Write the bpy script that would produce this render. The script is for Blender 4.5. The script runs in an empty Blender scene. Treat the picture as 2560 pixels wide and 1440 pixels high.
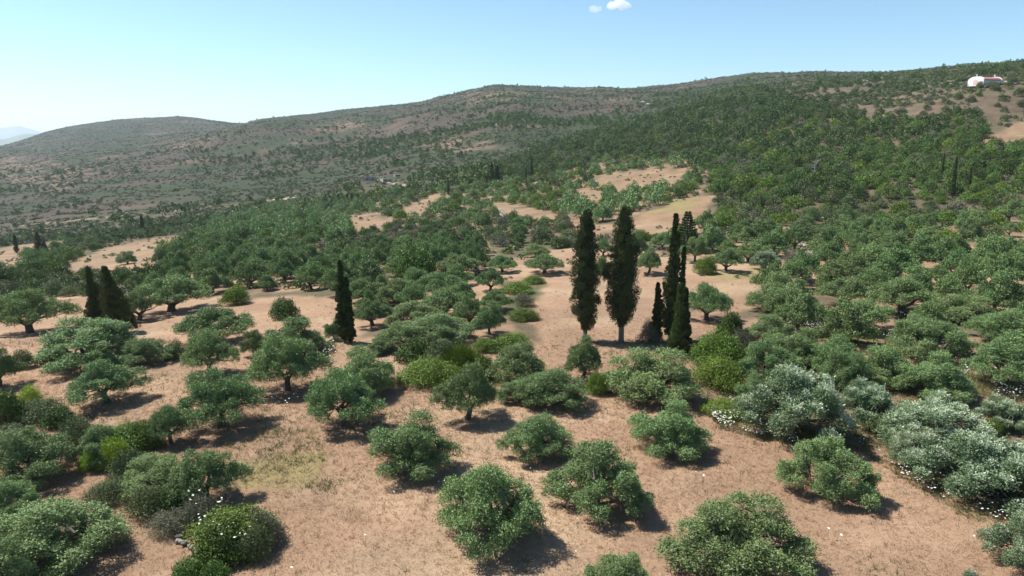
import bpy, math, random
import numpy as np
R = math.radians
rng = np.random.default_rng(7)
random.seed(7)
scene = bpy.context.scene
C = scene.collection

# ------------------------------------------------------------------ camera
F = 1828.0; PW = 2560.0; PH = 1440.0
PITCH = R(11.9); CZ = 18.0
cp, sp = math.cos(PITCH), math.sin(PITCH)
cam_d = bpy.data.cameras.new('camera'); cam = bpy.data.objects.new('camera', cam_d); C.objects.link(cam)
cam.location = (0, 0, CZ); cam.rotation_euler = (R(90) - PITCH, 0, 0)
cam_d.sensor_width = 36.0; cam_d.lens = 36.0 * F / PW
cam_d.clip_start = 0.5; cam_d.clip_end = 80000
scene.camera = cam

# ------------------------------------------------------------------ light
SUN_EL = R(54); SUN_DIR = np.array([-0.91, 0.41])
SUN_DIR = SUN_DIR / np.linalg.norm(SUN_DIR)
world = bpy.data.worlds.new('World'); scene.world = world; world.use_nodes = True
wn, wl = world.node_tree.nodes, world.node_tree.links
bg = wn['Background']; sky = wn.new('ShaderNodeTexSky'); sky.sky_type = 'NISHITA'
sky.sun_disc = False; sky.sun_elevation = SUN_EL
sky.sun_rotation = math.atan2(SUN_DIR[0], SUN_DIR[1])
sky.air_density = 1.0; sky.dust_density = 0.45; sky.ozone_density = 1.4; sky.altitude = 200
tint = wn.new('ShaderNodeMix'); tint.data_type = 'RGBA'; tint.blend_type = 'MULTIPLY'
tint.inputs[0].default_value = 1.0; tint.inputs[7].default_value = (0.87, 1.05, 1.13, 1)
wl.new(sky.outputs[0], tint.inputs[6]); 
wtc = wn.new('ShaderNodeTexCoord'); wsx = wn.new('ShaderNodeSeparateXYZ'); wl.new(wtc.outputs['Generated'], wsx.inputs[0])
wmr = wn.new('ShaderNodeMapRange'); wl.new(wsx.outputs[2], wmr.inputs[0]); wmr.inputs[1].default_value = 0.0; wmr.inputs[2].default_value = 0.14
lowair = wn.new('ShaderNodeMix'); lowair.data_type = 'RGBA'; lowair.inputs[6].default_value = (.93, 1.0, 1.22, 1); lowair.inputs[7].default_value = (1, 1, 1, 1); wl.new(wmr.outputs[0], lowair.inputs[0])
t2 = wn.new('ShaderNodeMix'); t2.data_type = 'RGBA'; t2.blend_type = 'MULTIPLY'; t2.inputs[0].default_value = 1
wl.new(tint.outputs[2], t2.inputs[6]); wl.new(lowair.outputs[2], t2.inputs[7]); wl.new(t2.outputs[2], bg.inputs[0])
bg.inputs[1].default_value = 0.071
sl = bpy.data.lights.new('sun', 'SUN'); sl.energy = 5.0; sl.angle = R(0.53); sl.color = (1.0, 0.955, 0.89)
so = bpy.data.objects.new('sun', sl); C.objects.link(so)
sdir = np.array([SUN_DIR[0] * math.cos(SUN_EL), SUN_DIR[1] * math.cos(SUN_EL), math.sin(SUN_EL)])
import mathutils
so.rotation_euler = mathutils.Vector(sdir).to_track_quat('Z', 'Y').to_euler()
so.location = (0, 0, 200)
scene.view_settings.view_transform = 'Standard'; scene.view_settings.look = 'None'
scene.view_settings.exposure = 1.0; scene.view_settings.gamma = 1.0
scene.render.engine = 'CYCLES'

# ------------------------------------------------------------------ numeric helpers
def hash2(ix, iy, seed):
    h = (ix.astype(np.int64) * 374761393 + iy.astype(np.int64) * 668265263 + seed * 1442695041) & 0xffffffff
    h = ((h ^ (h >> 13)) * 1274126177) & 0xffffffff
    return ((h ^ (h >> 16)) & 0xffffff) / float(0xffffff)
def vnoise(x, y, seed=0):
    x = np.asarray(x, float); y = np.asarray(y, float)
    ix, iy = np.floor(x), np.floor(y); fx, fy = x - ix, y - iy
    fx = fx * fx * (3 - 2 * fx); fy = fy * fy * (3 - 2 * fy)
    ix = ix.astype(np.int64); iy = iy.astype(np.int64)
    a = hash2(ix, iy, seed); b = hash2(ix + 1, iy, seed); c = hash2(ix, iy + 1, seed); d = hash2(ix + 1, iy + 1, seed)
    return (a * (1 - fx) + b * fx) * (1 - fy) + (c * (1 - fx) + d * fx) * fy
def fbm(x, y, seed=0, oct=4):
    s = 0; a = 0.5; t = 0
    for k in range(oct):
        s = s + a * vnoise(x * 2 ** k + 17.3 * k, y * 2 ** k + 9.1 * k, seed + k); t += a; a *= 0.5
    return s / t
def inpoly(px, py, poly):
    px = np.asarray(px, float); py = np.asarray(py, float)
    r = np.zeros(px.shape, bool); n = len(poly); j = n - 1
    for i in range(n):
        xi, yi = poly[i]; xj, yj = poly[j]
        c = ((yi > py) != (yj > py)) & (px < (xj - xi) * (py - yi) / ((yj - yi) or 1e-9) + xi)
        r ^= c; j = i
    return r
def project(X, Y, Z):
    dz = Z - CZ; dep = Y * cp - dz * sp
    dep = np.where(np.abs(dep) < 1e-3, 1e-3, dep)
    return 1280 + F * X / dep, 720 - F * (Y * sp + dz * cp) / dep, dep
def slope_of(y):
    t = (720 - y) / F
    return (t * cp - sp) / (cp + t * sp)

# ------------------------------------------------------------------ terrain height
# rows of the survey: forward distance (m); columns: bearing, given by where it crosses the picture width
KY = [15, 30, 60, 100, 160, 240, 290, 340, 430, 520, 700, 1000, 1400, 2000, 3400]
f30, f60 = 1352, 873
TAB = {
 -900: [f30, f60+5, 790, 740, 690, 660, 640, 590, 560, 510, 450, 400, 375, 400],
 0:    [f30, f60+4, 762, 690, 645, 622, 600, 555, 510, 455, 404, 374, 366, 392],
 140:  [f30, f60, 748, 675, 625, 600, 575, 535, 495, 440, 388, 356, 320, 350],
 280:  [f30, f60, 742, 662, 608, 585, 560, 525, 487, 430, 374, 352, 298, 330],
 450:  [f30, f60, 728, 645, 588, 565, 545, 510, 472, 415, 345, 342, 288, 320],
 560:  [f30, f60, 718, 635, 578, 555, 535, 500, 465, 410, 322, 326, 303, 330],
 640:  [f30, f60, 712, 630, 572, 548, 528, 495, 460, 400, 312, 305, 312, 336],
 800:  [f30, f60, 700, 618, 560, 535, 512, 480, 445, 380, 320, 290, 282, 310],
 960:  [f30, f60, 690, 602, 540, 510, 485, 445, 405, 345, 290, 268, 267, 300],
 1100: [f30, f60, 682, 592, 522, 492, 465, 420, 375, 305, 252, 240, 262, 300],
 1260: [f30, f60, 678, 586, 508, 470, 440, 398, 345, 270, 222, 216, 240, 290],
 1400: [f30, f60, 674, 578, 492, 450, 415, 358, 352, 280, 228, 222, 235, 290],
 1550: [f30, f60, 670, 568, 470, 422, 382, 322, 330, 270, 225, 219, 232, 290],
 1700: [f30, f60, 667, 560, 450, 395, 345, 278, 295, 245, 212, 208, 220, 280],
 1850: [f30, f60, 665, 553, 425, 362, 305, 240, 245, 215, 196, 194, 210, 280],
 2000: [f30, f60, 665, 548, 400, 325, 262, 222, 208, 195, 184, 186, 200, 280],
 2250: [f30, f60, 665, 540, 365, 270, 226, 200, 188, 180, 176, 185, 200, 280],
 2450: [f30, f60, 665, 536, 335, 210, 186, 178, 172, 168, 172, 185, 200, 280],
 2560: [f30, f60, 665, 535, 320, 200, 178, 168, 160, 158, 168, 180, 200, 280],
 3400: [f30, f60, 665, 530, 290, 190, 160, 140, 130, 130, 150, 180, 200, 280]}
cols = sorted(TAB)
UK = (np.array(cols) - 1280.0) / F * cp
lY = np.log(np.array(KY, float))
ZT = np.zeros((len(cols), len(KY)))
for i, c in enumerate(cols):
    for j, Yv in enumerate(KY):
        ZT[i, j] = 0.0 if j < 2 else CZ + slope_of(TAB[c][j - 1]) * Yv
NU, NV = 260, 320
gu = np.linspace(UK[0], UK[-1], NU); gv = np.linspace(lY[0], lY[-1], NV)
tmp = np.array([np.interp(gv, lY, ZT[i]) for i in range(len(cols))])
GZ = np.array([np.interp(gu, UK, tmp[:, j]) for j in range(NV)]).T
def blur(a, k, ax):
    w = np.exp(-np.linspace(-2, 2, 2 * k + 1) ** 2); w /= w.sum()
    p = [(0, 0), (0, 0)]; p[ax] = (k, k); b = np.pad(a, p, mode='edge')
    return sum(w[i] * (b[i:i + a.shape[0], :] if ax == 0 else b[:, i:i + a.shape[1]]) for i in range(2 * k + 1))
GZ = blur(blur(GZ, 4, 0), 4, 1)
def hbase(X, Y):
    X = np.asarray(X, float); Y = np.maximum(np.asarray(Y, float), 6.0)
    u = np.clip((X / Y - gu[0]) / (gu[1] - gu[0]), 0, NU - 1.001)
    v = np.clip((np.log(Y) - gv[0]) / (gv[1] - gv[0]), 0, NV - 1.001)
    i = u.astype(int); j = v.astype(int); fu = u - i; fv = v - j
    z = (GZ[i, j] * (1 - fu) + GZ[i + 1, j] * fu) * (1 - fv) + (GZ[i, j + 1] * (1 - fu) + GZ[i + 1, j + 1] * fu) * fv
    return z * np.clip((Y - 15) / 20, 0, 1)
def height(X, Y):
    z = hbase(X, Y)
    A = np.clip((Y - 40) / 300, 0, 1)
    z = z + (fbm(X / 9, Y / 9, 3) - .5) * 0.35
    z = z + A * (fbm(X / 40, Y / 40, 5) - .5) * 3.0
    B = np.clip((Y - 420) / 700, 0, 1)
    g = fbm(X / 190 + Y / 600, Y / 330, 11, 4)
    z = z + B * (np.abs(g - .5) * 2 - .35) * 26 * np.clip((1900 - Y) / 900, .15, 1)
    # low terraces in the grove
    return z
def hit(px, py):
    """ground point seen at a place of the picture (nearest hit along the ray)"""
    dx = (px - 1280) / F; t = (720 - py) / F
    d = np.array([dx, cp + t * sp, t * cp - sp])
    prev = 12.0; n = 700
    Ys = np.exp(np.linspace(math.log(12), math.log(2200), n))
    zs = CZ + d[2] / d[1] * Ys; xs = d[0] / d[1] * Ys
    below = zs <= height(xs, Ys)
    k = int(np.argmax(below))
    if not below[k]: k = n - 1
    lo, hi = Ys[max(k - 1, 0)], Ys[k]
    for _ in range(14):
        m = (lo + hi) / 2
        if CZ + d[2] / d[1] * m <= height(d[0] / d[1] * m, m): hi = m
        else: lo = m
    return np.array([d[0] / d[1] * hi, hi, float(height(d[0] / d[1] * hi, hi))])

# ------------------------------------------------------------------ zones of the land (read off the photograph, laid on the ground)
FIELDS = [
 [(-200,775),(60,765),(190,738),(430,738),(640,730),(840,735),(870,850),(1180,850),(1330,830),(1560,870),(1740,850),(1760,1000),(1900,1090),(2200,1130),(2330,1190),(2700,1330),(2900,2000),(-900,2000)],
 [(150,690),(175,655),(245,625),(330,600),(440,587),(472,598),(430,630),(395,640),(398,675),(300,684),(200,692)],
 [(-60,625),(150,600),(160,612),(60,635),(90,668),(30,680),(-60,660)],
 [(1160,705),(1230,672),(1310,650),(1400,615),(1450,605),(1700,640),(1900,650),(2030,640),(2090,690),(2020,705),(1880,725),(1862,780),(1740,850),(1600,880),(1330,850),(1290,820),(1345,760),(1340,710),(1180,770)],
 [(1225,505),(1330,520),(1445,545),(1430,556),(1300,552),(1240,540)],
 [(1465,445),(1600,425),(1765,420),(1730,440),(1680,470),(1560,478),(1500,470)],
 [(1560,590),(1420,590),(1410,560),(1560,560),(1640,515),(1720,492),(1790,495),(1800,540),(1740,580)],
 [(1430,475),(1520,480),(1500,520),(1440,510)],
 [(1000,525),(1080,488),(1130,492),(1080,520),(1060,550),(1000,550)],
 [(860,548),(930,532),(1000,552),(960,580),(880,585)],
 [(2320,628),(2440,605),(2560,590),(2640,590),(2640,662),(2500,665),(2440,650)],
 [(2430,365),(2470,335),(2560,300),(2640,300),(2640,350),(2540,362)],
 [(2380,940),(2560,960),(2640,980),(2640,1010),(2430,1010)],
 [(180,750),(230,745),(230,800),(190,830),(60,850),(100,800)]]
TANTOP = [(2110,210),(2230,215),(2400,218),(2340,250),(2200,262),(2120,250)]
SCRUBPATCH = [TANTOP,   # bare brown stony ground on the hills
 [(1960,250),(2110,240),(2400,265),(2560,230),(2640,260),(2640,300),(2400,280),(2300,300),(2140,300),(2030,270)],
 [(0,385),(120,400),(250,430),(180,470),(100,480),(0,440)],
 [(420,350),(500,352),(520,365),(430,372)], [(700,345),(790,352),(780,362),(730,360)],
 [(1040,360),(1200,335),(1260,375),(1140,385)], [(1130,235),(1260,225),(1330,240),(1180,260)],
 [(760,315),(900,300),(940,320),(830,335)]]
GREENGRASS = [[(1760,680),(1920,676),(1900,700),(1750,700)], [(1660,500),(1760,500),(1700,530),(1600,545)], [(600,1130),(800,1120),(820,1200),(640,1210)],
 [(1990,830),(2100,790),(2250,870),(2200,900)], [(1760,1000),(1900,1080),(2260,1150),(2500,1330),(2330,1190),(2000,1060)]]
FLOWERS = [
 ([(1760,1020),(1820,1005),(1990,1085),(1990,1115),(1880,1095),(1790,1070)], 26, .5),
 ([(1960,780),(2080,790),(2130,815),(2080,835),(1970,820)], 26, .5),
 ([(2240,780),(2330,790),(2330,812),(2260,812)], 20, .4), ([(2170,820),(2220,825),(2220,850),(2180,845)], 18, .5),
 ([(2380,890),(2440,920),(2570,950),(2570,1010),(2430,985)], 9, .5),
 ([(2480,730),(2570,725),(2570,750),(2490,745)], 3, .5),
 ([(2150,1130),(2330,1190),(2560,1240),(2560,1320),(2420,1300),(2240,1190)], 9, .5),
 ([(2130,1080),(2230,1060),(2240,1110),(2150,1130)], 9, .5),
 ([(470,1290),(540,1300),(660,1390),(640,1425),(560,1420),(490,1360)], 9, 1.35),
 ([(1990,610),(2060,625),(2020,645)], 14, .3),
 ([(770,870),(840,850),(840,900),(780,900)], 6, .5), ([(640,1000),(760,985),(760,1030),(660,1030)], 2, .3),
 ([(1200,930),(1290,925),(1290,965),(1210,970)], 5, .9), ([(1530,850),(1680,850),(1680,862),(1530,862)], 14, .3),
 ([(600,900),(2400,880),(2500,1440),(700,1440)], .022, .3)]

# ------------------------------------------------------------------ materials
ALB = .76      # common scale of all albedos
def new_mat(name):
    m = bpy.data.materials.new(name); m.use_nodes = True
    nt = m.node_tree; return m, nt.nodes, nt.links, nt.nodes['Principled BSDF'], nt.nodes['Material Output']
def rgbmix(nd, lk, fac, a, b, mode='MIX'):
    x = nd.new('ShaderNodeMix'); x.data_type = 'RGBA'; x.blend_type = mode
    for s, v in ((0, fac), (6, a), (7, b)):
        if hasattr(v, 'type') and hasattr(v, 'node'): lk.new(v, x.inputs[s])
        elif s == 0: x.inputs[0].default_value = v
        else: x.inputs[s].default_value = (*v, 1)
    return x.outputs[2]
def leaf_mat(name, dark, light, back=None, trans=0.09, rand=0.25, rough=0.55):
    m, nd, lk, bs, out = new_mat(name)
    dark = tuple(c * ALB for c in dark); light = tuple(c * ALB for c in light); back = back and tuple(c * ALB for c in back)
    at = nd.new('ShaderNodeAttribute'); at.attribute_name = 'tint'
    col = rgbmix(nd, lk, at.outputs['Fac'], dark, light)
    if back:
        ge = nd.new('ShaderNodeNewGeometry'); col = rgbmix(nd, lk, ge.outputs['Backfacing'], col, back)
    oi = nd.new('ShaderNodeObjectInfo')
    hsv = nd.new('ShaderNodeHueSaturation'); lk.new(col, hsv.inputs['Color'])
    mr = nd.new('ShaderNodeMapRange'); lk.new(oi.outputs['Random'], mr.inputs[0]); mr.inputs[3].default_value = 1 - rand; mr.inputs[4].default_value = 1 + rand
    lk.new(mr.outputs[0], hsv.inputs['Value'])
    ma = nd.new('ShaderNodeMath'); ma.operation = 'MULTIPLY'; lk.new(oi.outputs['Random'], ma.inputs[0]); ma.inputs[1].default_value = 7.31
    fr = nd.new('ShaderNodeMath'); fr.operation = 'FRACT'; lk.new(ma.outputs[0], fr.inputs[0])
    m2 = nd.new('ShaderNodeMapRange'); lk.new(fr.outputs[0], m2.inputs[0]); m2.inputs[3].default_value = .485; m2.inputs[4].default_value = .515
    lk.new(m2.outputs[0], hsv.inputs['Hue'])
    lk.new(hsv.outputs[0], bs.inputs['Base Color']); bs.inputs['Roughness'].default_value = rough
    bs.inputs['Specular IOR Level'].default_value = 0.2
    tr = nd.new('ShaderNodeBsdfTranslucent'); lk.new(hsv.outputs[0], tr.inputs[0])
    mx = nd.new('ShaderNodeMixShader'); mx.inputs[0].default_value = trans
    lk.new(bs.outputs[0], mx.inputs[1]); lk.new(tr.outputs[0], mx.inputs[2]); lk.new(mx.outputs[0], out.inputs[0])
    return m
def noise_mat(name, a, b, scale, rough=0.9, bump=0.0):
    a = tuple(c * ALB for c in a); b = tuple(c * ALB for c in b)
    m, nd, lk, bs, out = new_mat(name)
    tc = nd.new('ShaderNodeTexCoord'); n = nd.new('ShaderNodeTexNoise'); n.inputs['Scale'].default_value = scale
    n.inputs['Detail'].default_value = 5; lk.new(tc.outputs['Object'], n.inputs['Vector'])
    lk.new(rgbmix(nd, lk, n.outputs['Fac'], a, b), bs.inputs['Base Color']); bs.inputs['Roughness'].default_value = rough
    if bump:
        bp = nd.new('ShaderNodeBump'); bp.inputs['Strength'].default_value = bump; bp.inputs['Distance'].default_value = .05
        lk.new(n.outputs['Fac'], bp.inputs['Height']); lk.new(bp.outputs[0], bs.inputs['Normal'])
    return m
M = {}
M['olive'] = leaf_mat('olive_leaf', (.074, .150, .032), (.200, .335, .084), (.21, .295, .115), rand=.16)
M['silver'] = leaf_mat('silver_olive_leaf', (.070, .140, .038), (.52, .60, .40), None, rand=.1)
M['cypress'] = leaf_mat('cypress_leaf', (.034, .052, .017), (.105, .135, .04), trans=.08, rand=.12)
M['cypress_green'] = leaf_mat('young_cypress_leaf', (.05, .09, .025), (.12, .19, .05), trans=.1, rand=.1)
M['mastic'] = leaf_mat('mastic_leaf', (.075, .135, .018), (.17, .265, .036), trans=.08, rand=.2)
M['bright'] = leaf_mat('bright_leaf', (.085, .15, .02), (.17, .26, .035), trans=.12, rand=.15)
M['oak'] = leaf_mat('evergreen_leaf', (.048, .092, .020), (.125, .200, .040), trans=.07, rand=.3)
M['vine'] = leaf_mat('vine_leaf', (.17, .30, .02), (.32, .46, .05), trans=.25, rand=.05)
M['grey'] = leaf_mat('grey_twig', (.11, .12, .07), (.205, .205, .13), trans=.1, rand=.2)
M['brush'] = leaf_mat('brush_leaf', (.075, .115, .04), (.15, .185, .07), trans=.08, rand=.25)
M['grass'] = leaf_mat('dry_grass_blade', (.42, .28, .17), (.62, .45, .28), trans=.35, rand=0)
M['herb'] = leaf_mat('green_herb', (.12, .14, .05), (.26, .24, .09), trans=.25, rand=0)
M['petal'] = leaf_mat('white_petal', (.8, .8, .72), (.95, .95, .9), trans=.2, rand=0)
M['bark'] = noise_mat('olive_bark', (.07, .055, .042), (.17, .14, .11), 6, .95, .8)
M['bark_pale'] = noise_mat('cypress_bark', (.13, .105, .085), (.24, .20, .16), 5, .95, .6)
M['deadwood'] = noise_mat('dead_wood', (.30, .27, .24), (.45, .42, .38), 5, .95, .4)
M['stone'] = noise_mat('limestone', (.26, .245, .22), (.46, .44, .41), 1.5, .95, .8)
M['plaster'] = noise_mat('white_plaster', (.78, .76, .74), (.84, .82, .80), 2, .9, .1)
M['pinkwall'] = noise_mat('pink_plaster', (.62, .40, .38), (.70, .48, .45), 2, .9, .1)
M['roof'] = noise_mat('red_roof_paint', (.40, .16, .16), (.46, .20, .20), 2, .7, .1)
M['rubble'] = noise_mat('rubble_wall', (.16, .145, .125), (.34, .31, .275), 3, .95, 1)
M['window_dark'] = noise_mat('painted_window_shade', (.02, .02, .02), (.04, .035, .03), 2)  # near-black colour painting the shade inside the ruin windows

# ------------------------------------------------------------------ mesh helpers
def build(name, verts, faces, mats, attr=None, midx=None, smooth=False):
    """verts (n,3); faces list of (k,m) int arrays (m = 3 or 4)"""
    me = bpy.data.meshes.new(name)
    verts = np.asarray(verts, np.float32)
    me.vertices.add(len(verts)); me.vertices.foreach_set('co', verts.ravel())
    faces = [np.asarray(f, np.int32) for f in faces if len(f)]
    tot = np.concatenate([np.full(len(f), f.shape[1], np.int32) for f in faces])
    loops = np.concatenate([f.ravel() for f in faces])
    st = np.concatenate([[0], np.cumsum(tot)[:-1]]).astype(np.int32)
    me.loops.add(len(loops)); me.loops.foreach_set('vertex_index', loops)
    me.polygons.add(len(tot)); me.polygons.foreach_set('loop_start', st); me.polygons.foreach_set('loop_total', tot)
    if midx is not None: me.polygons.foreach_set('material_index', np.asarray(midx, np.int32))
    if smooth: me.polygons.foreach_set('use_smooth', np.ones(len(tot), bool))
    me.update(calc_edges=True)
    for m in mats: me.materials.append(m)
    if attr is not None:
        a = me.attributes.new('tint', 'FLOAT', 'POINT'); a.data.foreach_set('value', np.asarray(attr, np.float32))
    return me
def unit(v): return v / np.maximum(np.linalg.norm(v, axis=1, keepdims=True), 1e-9)
def cards(P, A, L, W, r, N=None, nj=.55):
    """kite shaped sprays: foot P, axis A, length L, half width W, facing roughly N"""
    n = len(P)
    if N is None: A = unit(A); q = unit(np.cross(A, r.normal(size=(n, 3))))
    else:
        N = unit(unit(N) + r.normal(size=(n, 3)) * nj); A = unit(A - N * np.sum(A * N, 1, keepdims=True) * .7); q = unit(np.cross(N, A))
    L = L[:, None]; W = W[:, None]
    v = np.stack([P, P + A * L * .45 + q * W, P + A * L, P + A * L * .45 - q * W], 1).reshape(-1, 3)
    return v, np.arange(4 * n).reshape(-1, 4)
def tube(pts, rad, sides=6):
    pts = np.asarray(pts, float); rad = np.asarray(rad, float); n = len(pts)
    T = np.gradient(pts, axis=0); T = unit(T)
    ref = np.array([0.31, 0.17, .93]); a = unit(np.cross(T, ref + 0 * T)); b = np.cross(T, a)
    th = np.linspace(0, 2 * math.pi, sides, endpoint=False)
    v = pts[:, None, :] + rad[:, None, None] * (np.cos(th)[None, :, None] * a[:, None, :] + np.sin(th)[None, :, None] * b[:, None, :])
    f = []
    for i in range(n - 1):
        for k in range(sides):
            k2 = (k + 1) % sides; f.append((i * sides + k, i * sides + k2, (i + 1) * sides + k2, (i + 1) * sides + k))
    return v.reshape(-1, 3), np.array(f)
class Col:
    def __init__(s): s.v = []; s.f = []; s.n = 0; s.t = []
    def add(s, v, f, t=None):
        s.v.append(v); s.f.append(np.asarray(f) + s.n); s.n += len(v); s.t.append(np.full(len(v), .5) if t is None else t)
    def get(s): return np.concatenate(s.v), np.concatenate(s.f), np.concatenate(s.t)

def puff_leaves(cent, rad, n, L, r, up=.45, jit=.6, shell=.45, lowcut=-.6):
    """leaf sprays round puffs; returns P, A, tint"""
    k = r.choice(len(cent), n, p=rad ** 2 / np.sum(rad ** 2))
    d = unit(r.normal(size=(n, 3))); bad = d[:, 2] < lowcut; d[bad, 2] *= -1
    rr = rad[k] * (shell + (1.08 - shell) * r.random(n) ** .55) * (1 + .22 * (r.random(n) < .08))
    # lumps on the puff surface
    lump = 1 + .22 * np.sin(d[:, 0] * 7 + k) * np.sin(d[:, 1] * 8 + 2 * k) + .1 * np.sin(d[:, 2] * 13 + k)
    P = cent[k] + d * (rr * lump)[:, None] * np.array([1, 1, .98])
    A = d * .6 + np.array([0, 0, up]) + r.normal(size=(n, 3)) * jit * .5
    pt = r.random(len(cent)); t = np.clip(.25 + .35 * pt[k] + .35 * r.random(n) + .15 * (r.random(n) < .1), 0, 1)
    return P, A, t, d + np.array([0, 0, .12])

def olive_meshes(seed, style, ncards, L, mat, H=4.2, Rw=2.6):
    """returns (trunk mesh, crown mesh) of one olive; crown radius about Rw, height about H"""
    r = np.random.default_rng(seed)
    if style == 'round': z0, z1, npuf, flat = .12, .86, 44, 1.0
    elif style == 'vase': z0, z1, npuf, flat = .33, .88, 40, .9
    else: z0, z1, npuf, flat = .40, .86, 38, .75     # spread
    cents = []; rads = []
    lobes = r.normal(size=8)
    asym = r.uniform(0, 6.28)
    tries = 0
    while len(cents) < npuf and tries < 4000:
        tries += 1
        th = r.uniform(0, 2 * math.pi); q = r.random() ** .5
        edge = 1 + .16 * math.sin(2 * th + lobes[0] * 3) + .12 * math.sin(3 * th + lobes[1] * 3) + .08 * math.sin(5 * th + lobes[2] * 4)
        rho = q * edge
        top = (1 - .72 * q ** 2.4) * (1 + .10 * math.sin(4 * th + lobes[3] * 5) + .08 * r.normal())
        lo = z0 + (.10 if style != 'round' else .03) * (1 - q)
        if style == 'spread': lo = z0 + .16 * (1 - q)
        zz = lo + (max(top * z1, lo + .08) - lo) * (r.random() ** .55)
        p = np.array([rho * Rw * .80 * math.cos(th), rho * Rw * .80 * math.sin(th), zz * H])
        rd = r.uniform(.30, .52) * Rw / 2.6 * (1 if style != 'spread' else .88) * (1.15 if q < .5 else .95)
        if any(np.linalg.norm((p - c) * np.array([1, 1, 1.1])) < .62 * (rd + k) for c, k in zip(cents, rads)): continue
        cents.append(p); rads.append(rd)
    # a few wild shoots standing out of the crown
    for _ in range(7):
        b = cents[r.integers(len(cents))]
        cents.append(b + unit(np.array([[r.normal() * .5, r.normal() * .5, .75]]))[0] * .42); rads.append(r.uniform(.16, .28))
    cents = np.array(cents); rads = np.array(rads)
    P, A, t, N = puff_leaves(cents, rads * 1.13, ncards, L, r, jit=.75)
    ok = P[:, 2] > .12; P, A, t, N = P[ok], A[ok], t[ok], N[ok]; n = len(P)
    ex = np.percentile(np.hypot(P[:, 0], P[:, 1]), 98); P[:, :2] *= Rw / ex; cents[:, :2] *= Rw / ex
    zs_ = H / np.percentile(P[:, 2], 99.5); P[:, 2] *= zs_; cents[:, 2] *= zs_
    Ls = L * r.uniform(.6, 1.35, n)
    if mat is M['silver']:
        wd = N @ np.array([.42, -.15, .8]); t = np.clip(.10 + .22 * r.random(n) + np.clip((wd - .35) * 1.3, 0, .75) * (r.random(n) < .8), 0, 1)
    v, f = cards(P, A, Ls, Ls * r.uniform(.15, .24, n), r, N, .6)
    ns_ = 130; k = r.integers(0, len(P), ns_); top_ = P[k, 2] > .35 * H; k = k[top_]; sd = unit(N[k] * .7 + np.array([0, 0, .9]) + r.normal(size=(len(k), 3)) * .3)
    m_ = max(int(16 * .105 / L), 4); q = np.tile(np.linspace(.1, 1, m_), len(k)); kk_ = np.repeat(np.arange(len(k)), m_); sl_ = r.uniform(.25, .6, len(k))
    P5 = P[k][kk_] + sd[kk_] * (q * sl_[kk_])[:, None]; A5 = sd[kk_] + r.normal(size=P5.shape) * .55
    v5, f5 = cards(P5, A5, L * r.uniform(.7, 1.2, len(P5)), L * .2 * np.ones(len(P5)), r); t5 = np.repeat(t[k], m_)
    f = np.concatenate([f, f5 + len(v)]); v = np.concatenate([v, v5]); t = np.concatenate([t, t5])
    # trunk and limbs
    tc = Col(); fork = np.array([r.normal() * .12, r.normal() * .12, H * (.13 if style == 'round' else .2 if style == 'vase' else .2)])
    tr0 = .20 if style != 'spread' else .27
    pts = [np.array([0, 0, -.25]), np.array([.02, 0, .05]), fork * .55 + [.05, 0, 0], fork]
    tc.add(*tube(pts, [tr0 * 1.6, tr0 * 1.25, tr0, tr0 * .95], 8))
    nl = r.integers(4, 6); base_t = r.uniform(0, 6.28); limbs = []
    for i in range(nl):
        th = base_t + i * 2 * math.pi / nl + r.normal() * .25
        reach = Rw * r.uniform(.38, .62); zt = H * r.uniform(.5, .66) if style != 'spread' else H * r.uniform(.48, .6)
        e = np.array([reach * math.cos(th), reach * math.sin(th), zt])
        m1 = fork + (e - fork) * .35 + np.array([r.normal() * .12, r.normal() * .12, -.12 if style == 'spread' else .1])
        m2 = fork + (e - fork) * .7 + r.normal(size=3) * .12
        lp = np.array([fork, m1, m2, e]); limbs.append(lp)
        tc.add(*tube(lp, [tr0 * .72, tr0 * .5, tr0 * .36, tr0 * .2], 6))
    allp = np.concatenate([l[1:] for l in limbs])
    for c in cents:
        d = np.linalg.norm(allp - c, axis=1) + (allp[:, 2] > c[2]) * 1.5
        a = allp[int(np.argmin(d))]
        mid = (a + c) / 2 + r.normal(size=3) * .08 - np.array([0, 0, .05])
        tc.add(*tube([a, mid, c], [.05, .033, .014], 4))
    tv, tf, _ = tc.get()
    return (build('olive_trunk', tv, [tf], [M['bark']], smooth=True), build('olive_crown', v, [f], [mat], np.repeat(t, 4)), (v, f, t, tv, tf))

def merged(name, parts, mats):
    v = []; f = []; mi = []; a = []; n = 0
    for k, (vv, ff, tt) in enumerate(parts):
        v.append(vv); f.append(ff + n); n += len(vv); mi += [k] * len(ff); a.append(tt if tt is not None else np.full(len(vv), .5))
    return build(name, np.concatenate(v), f, mats, np.concatenate(a), mi)

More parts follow.
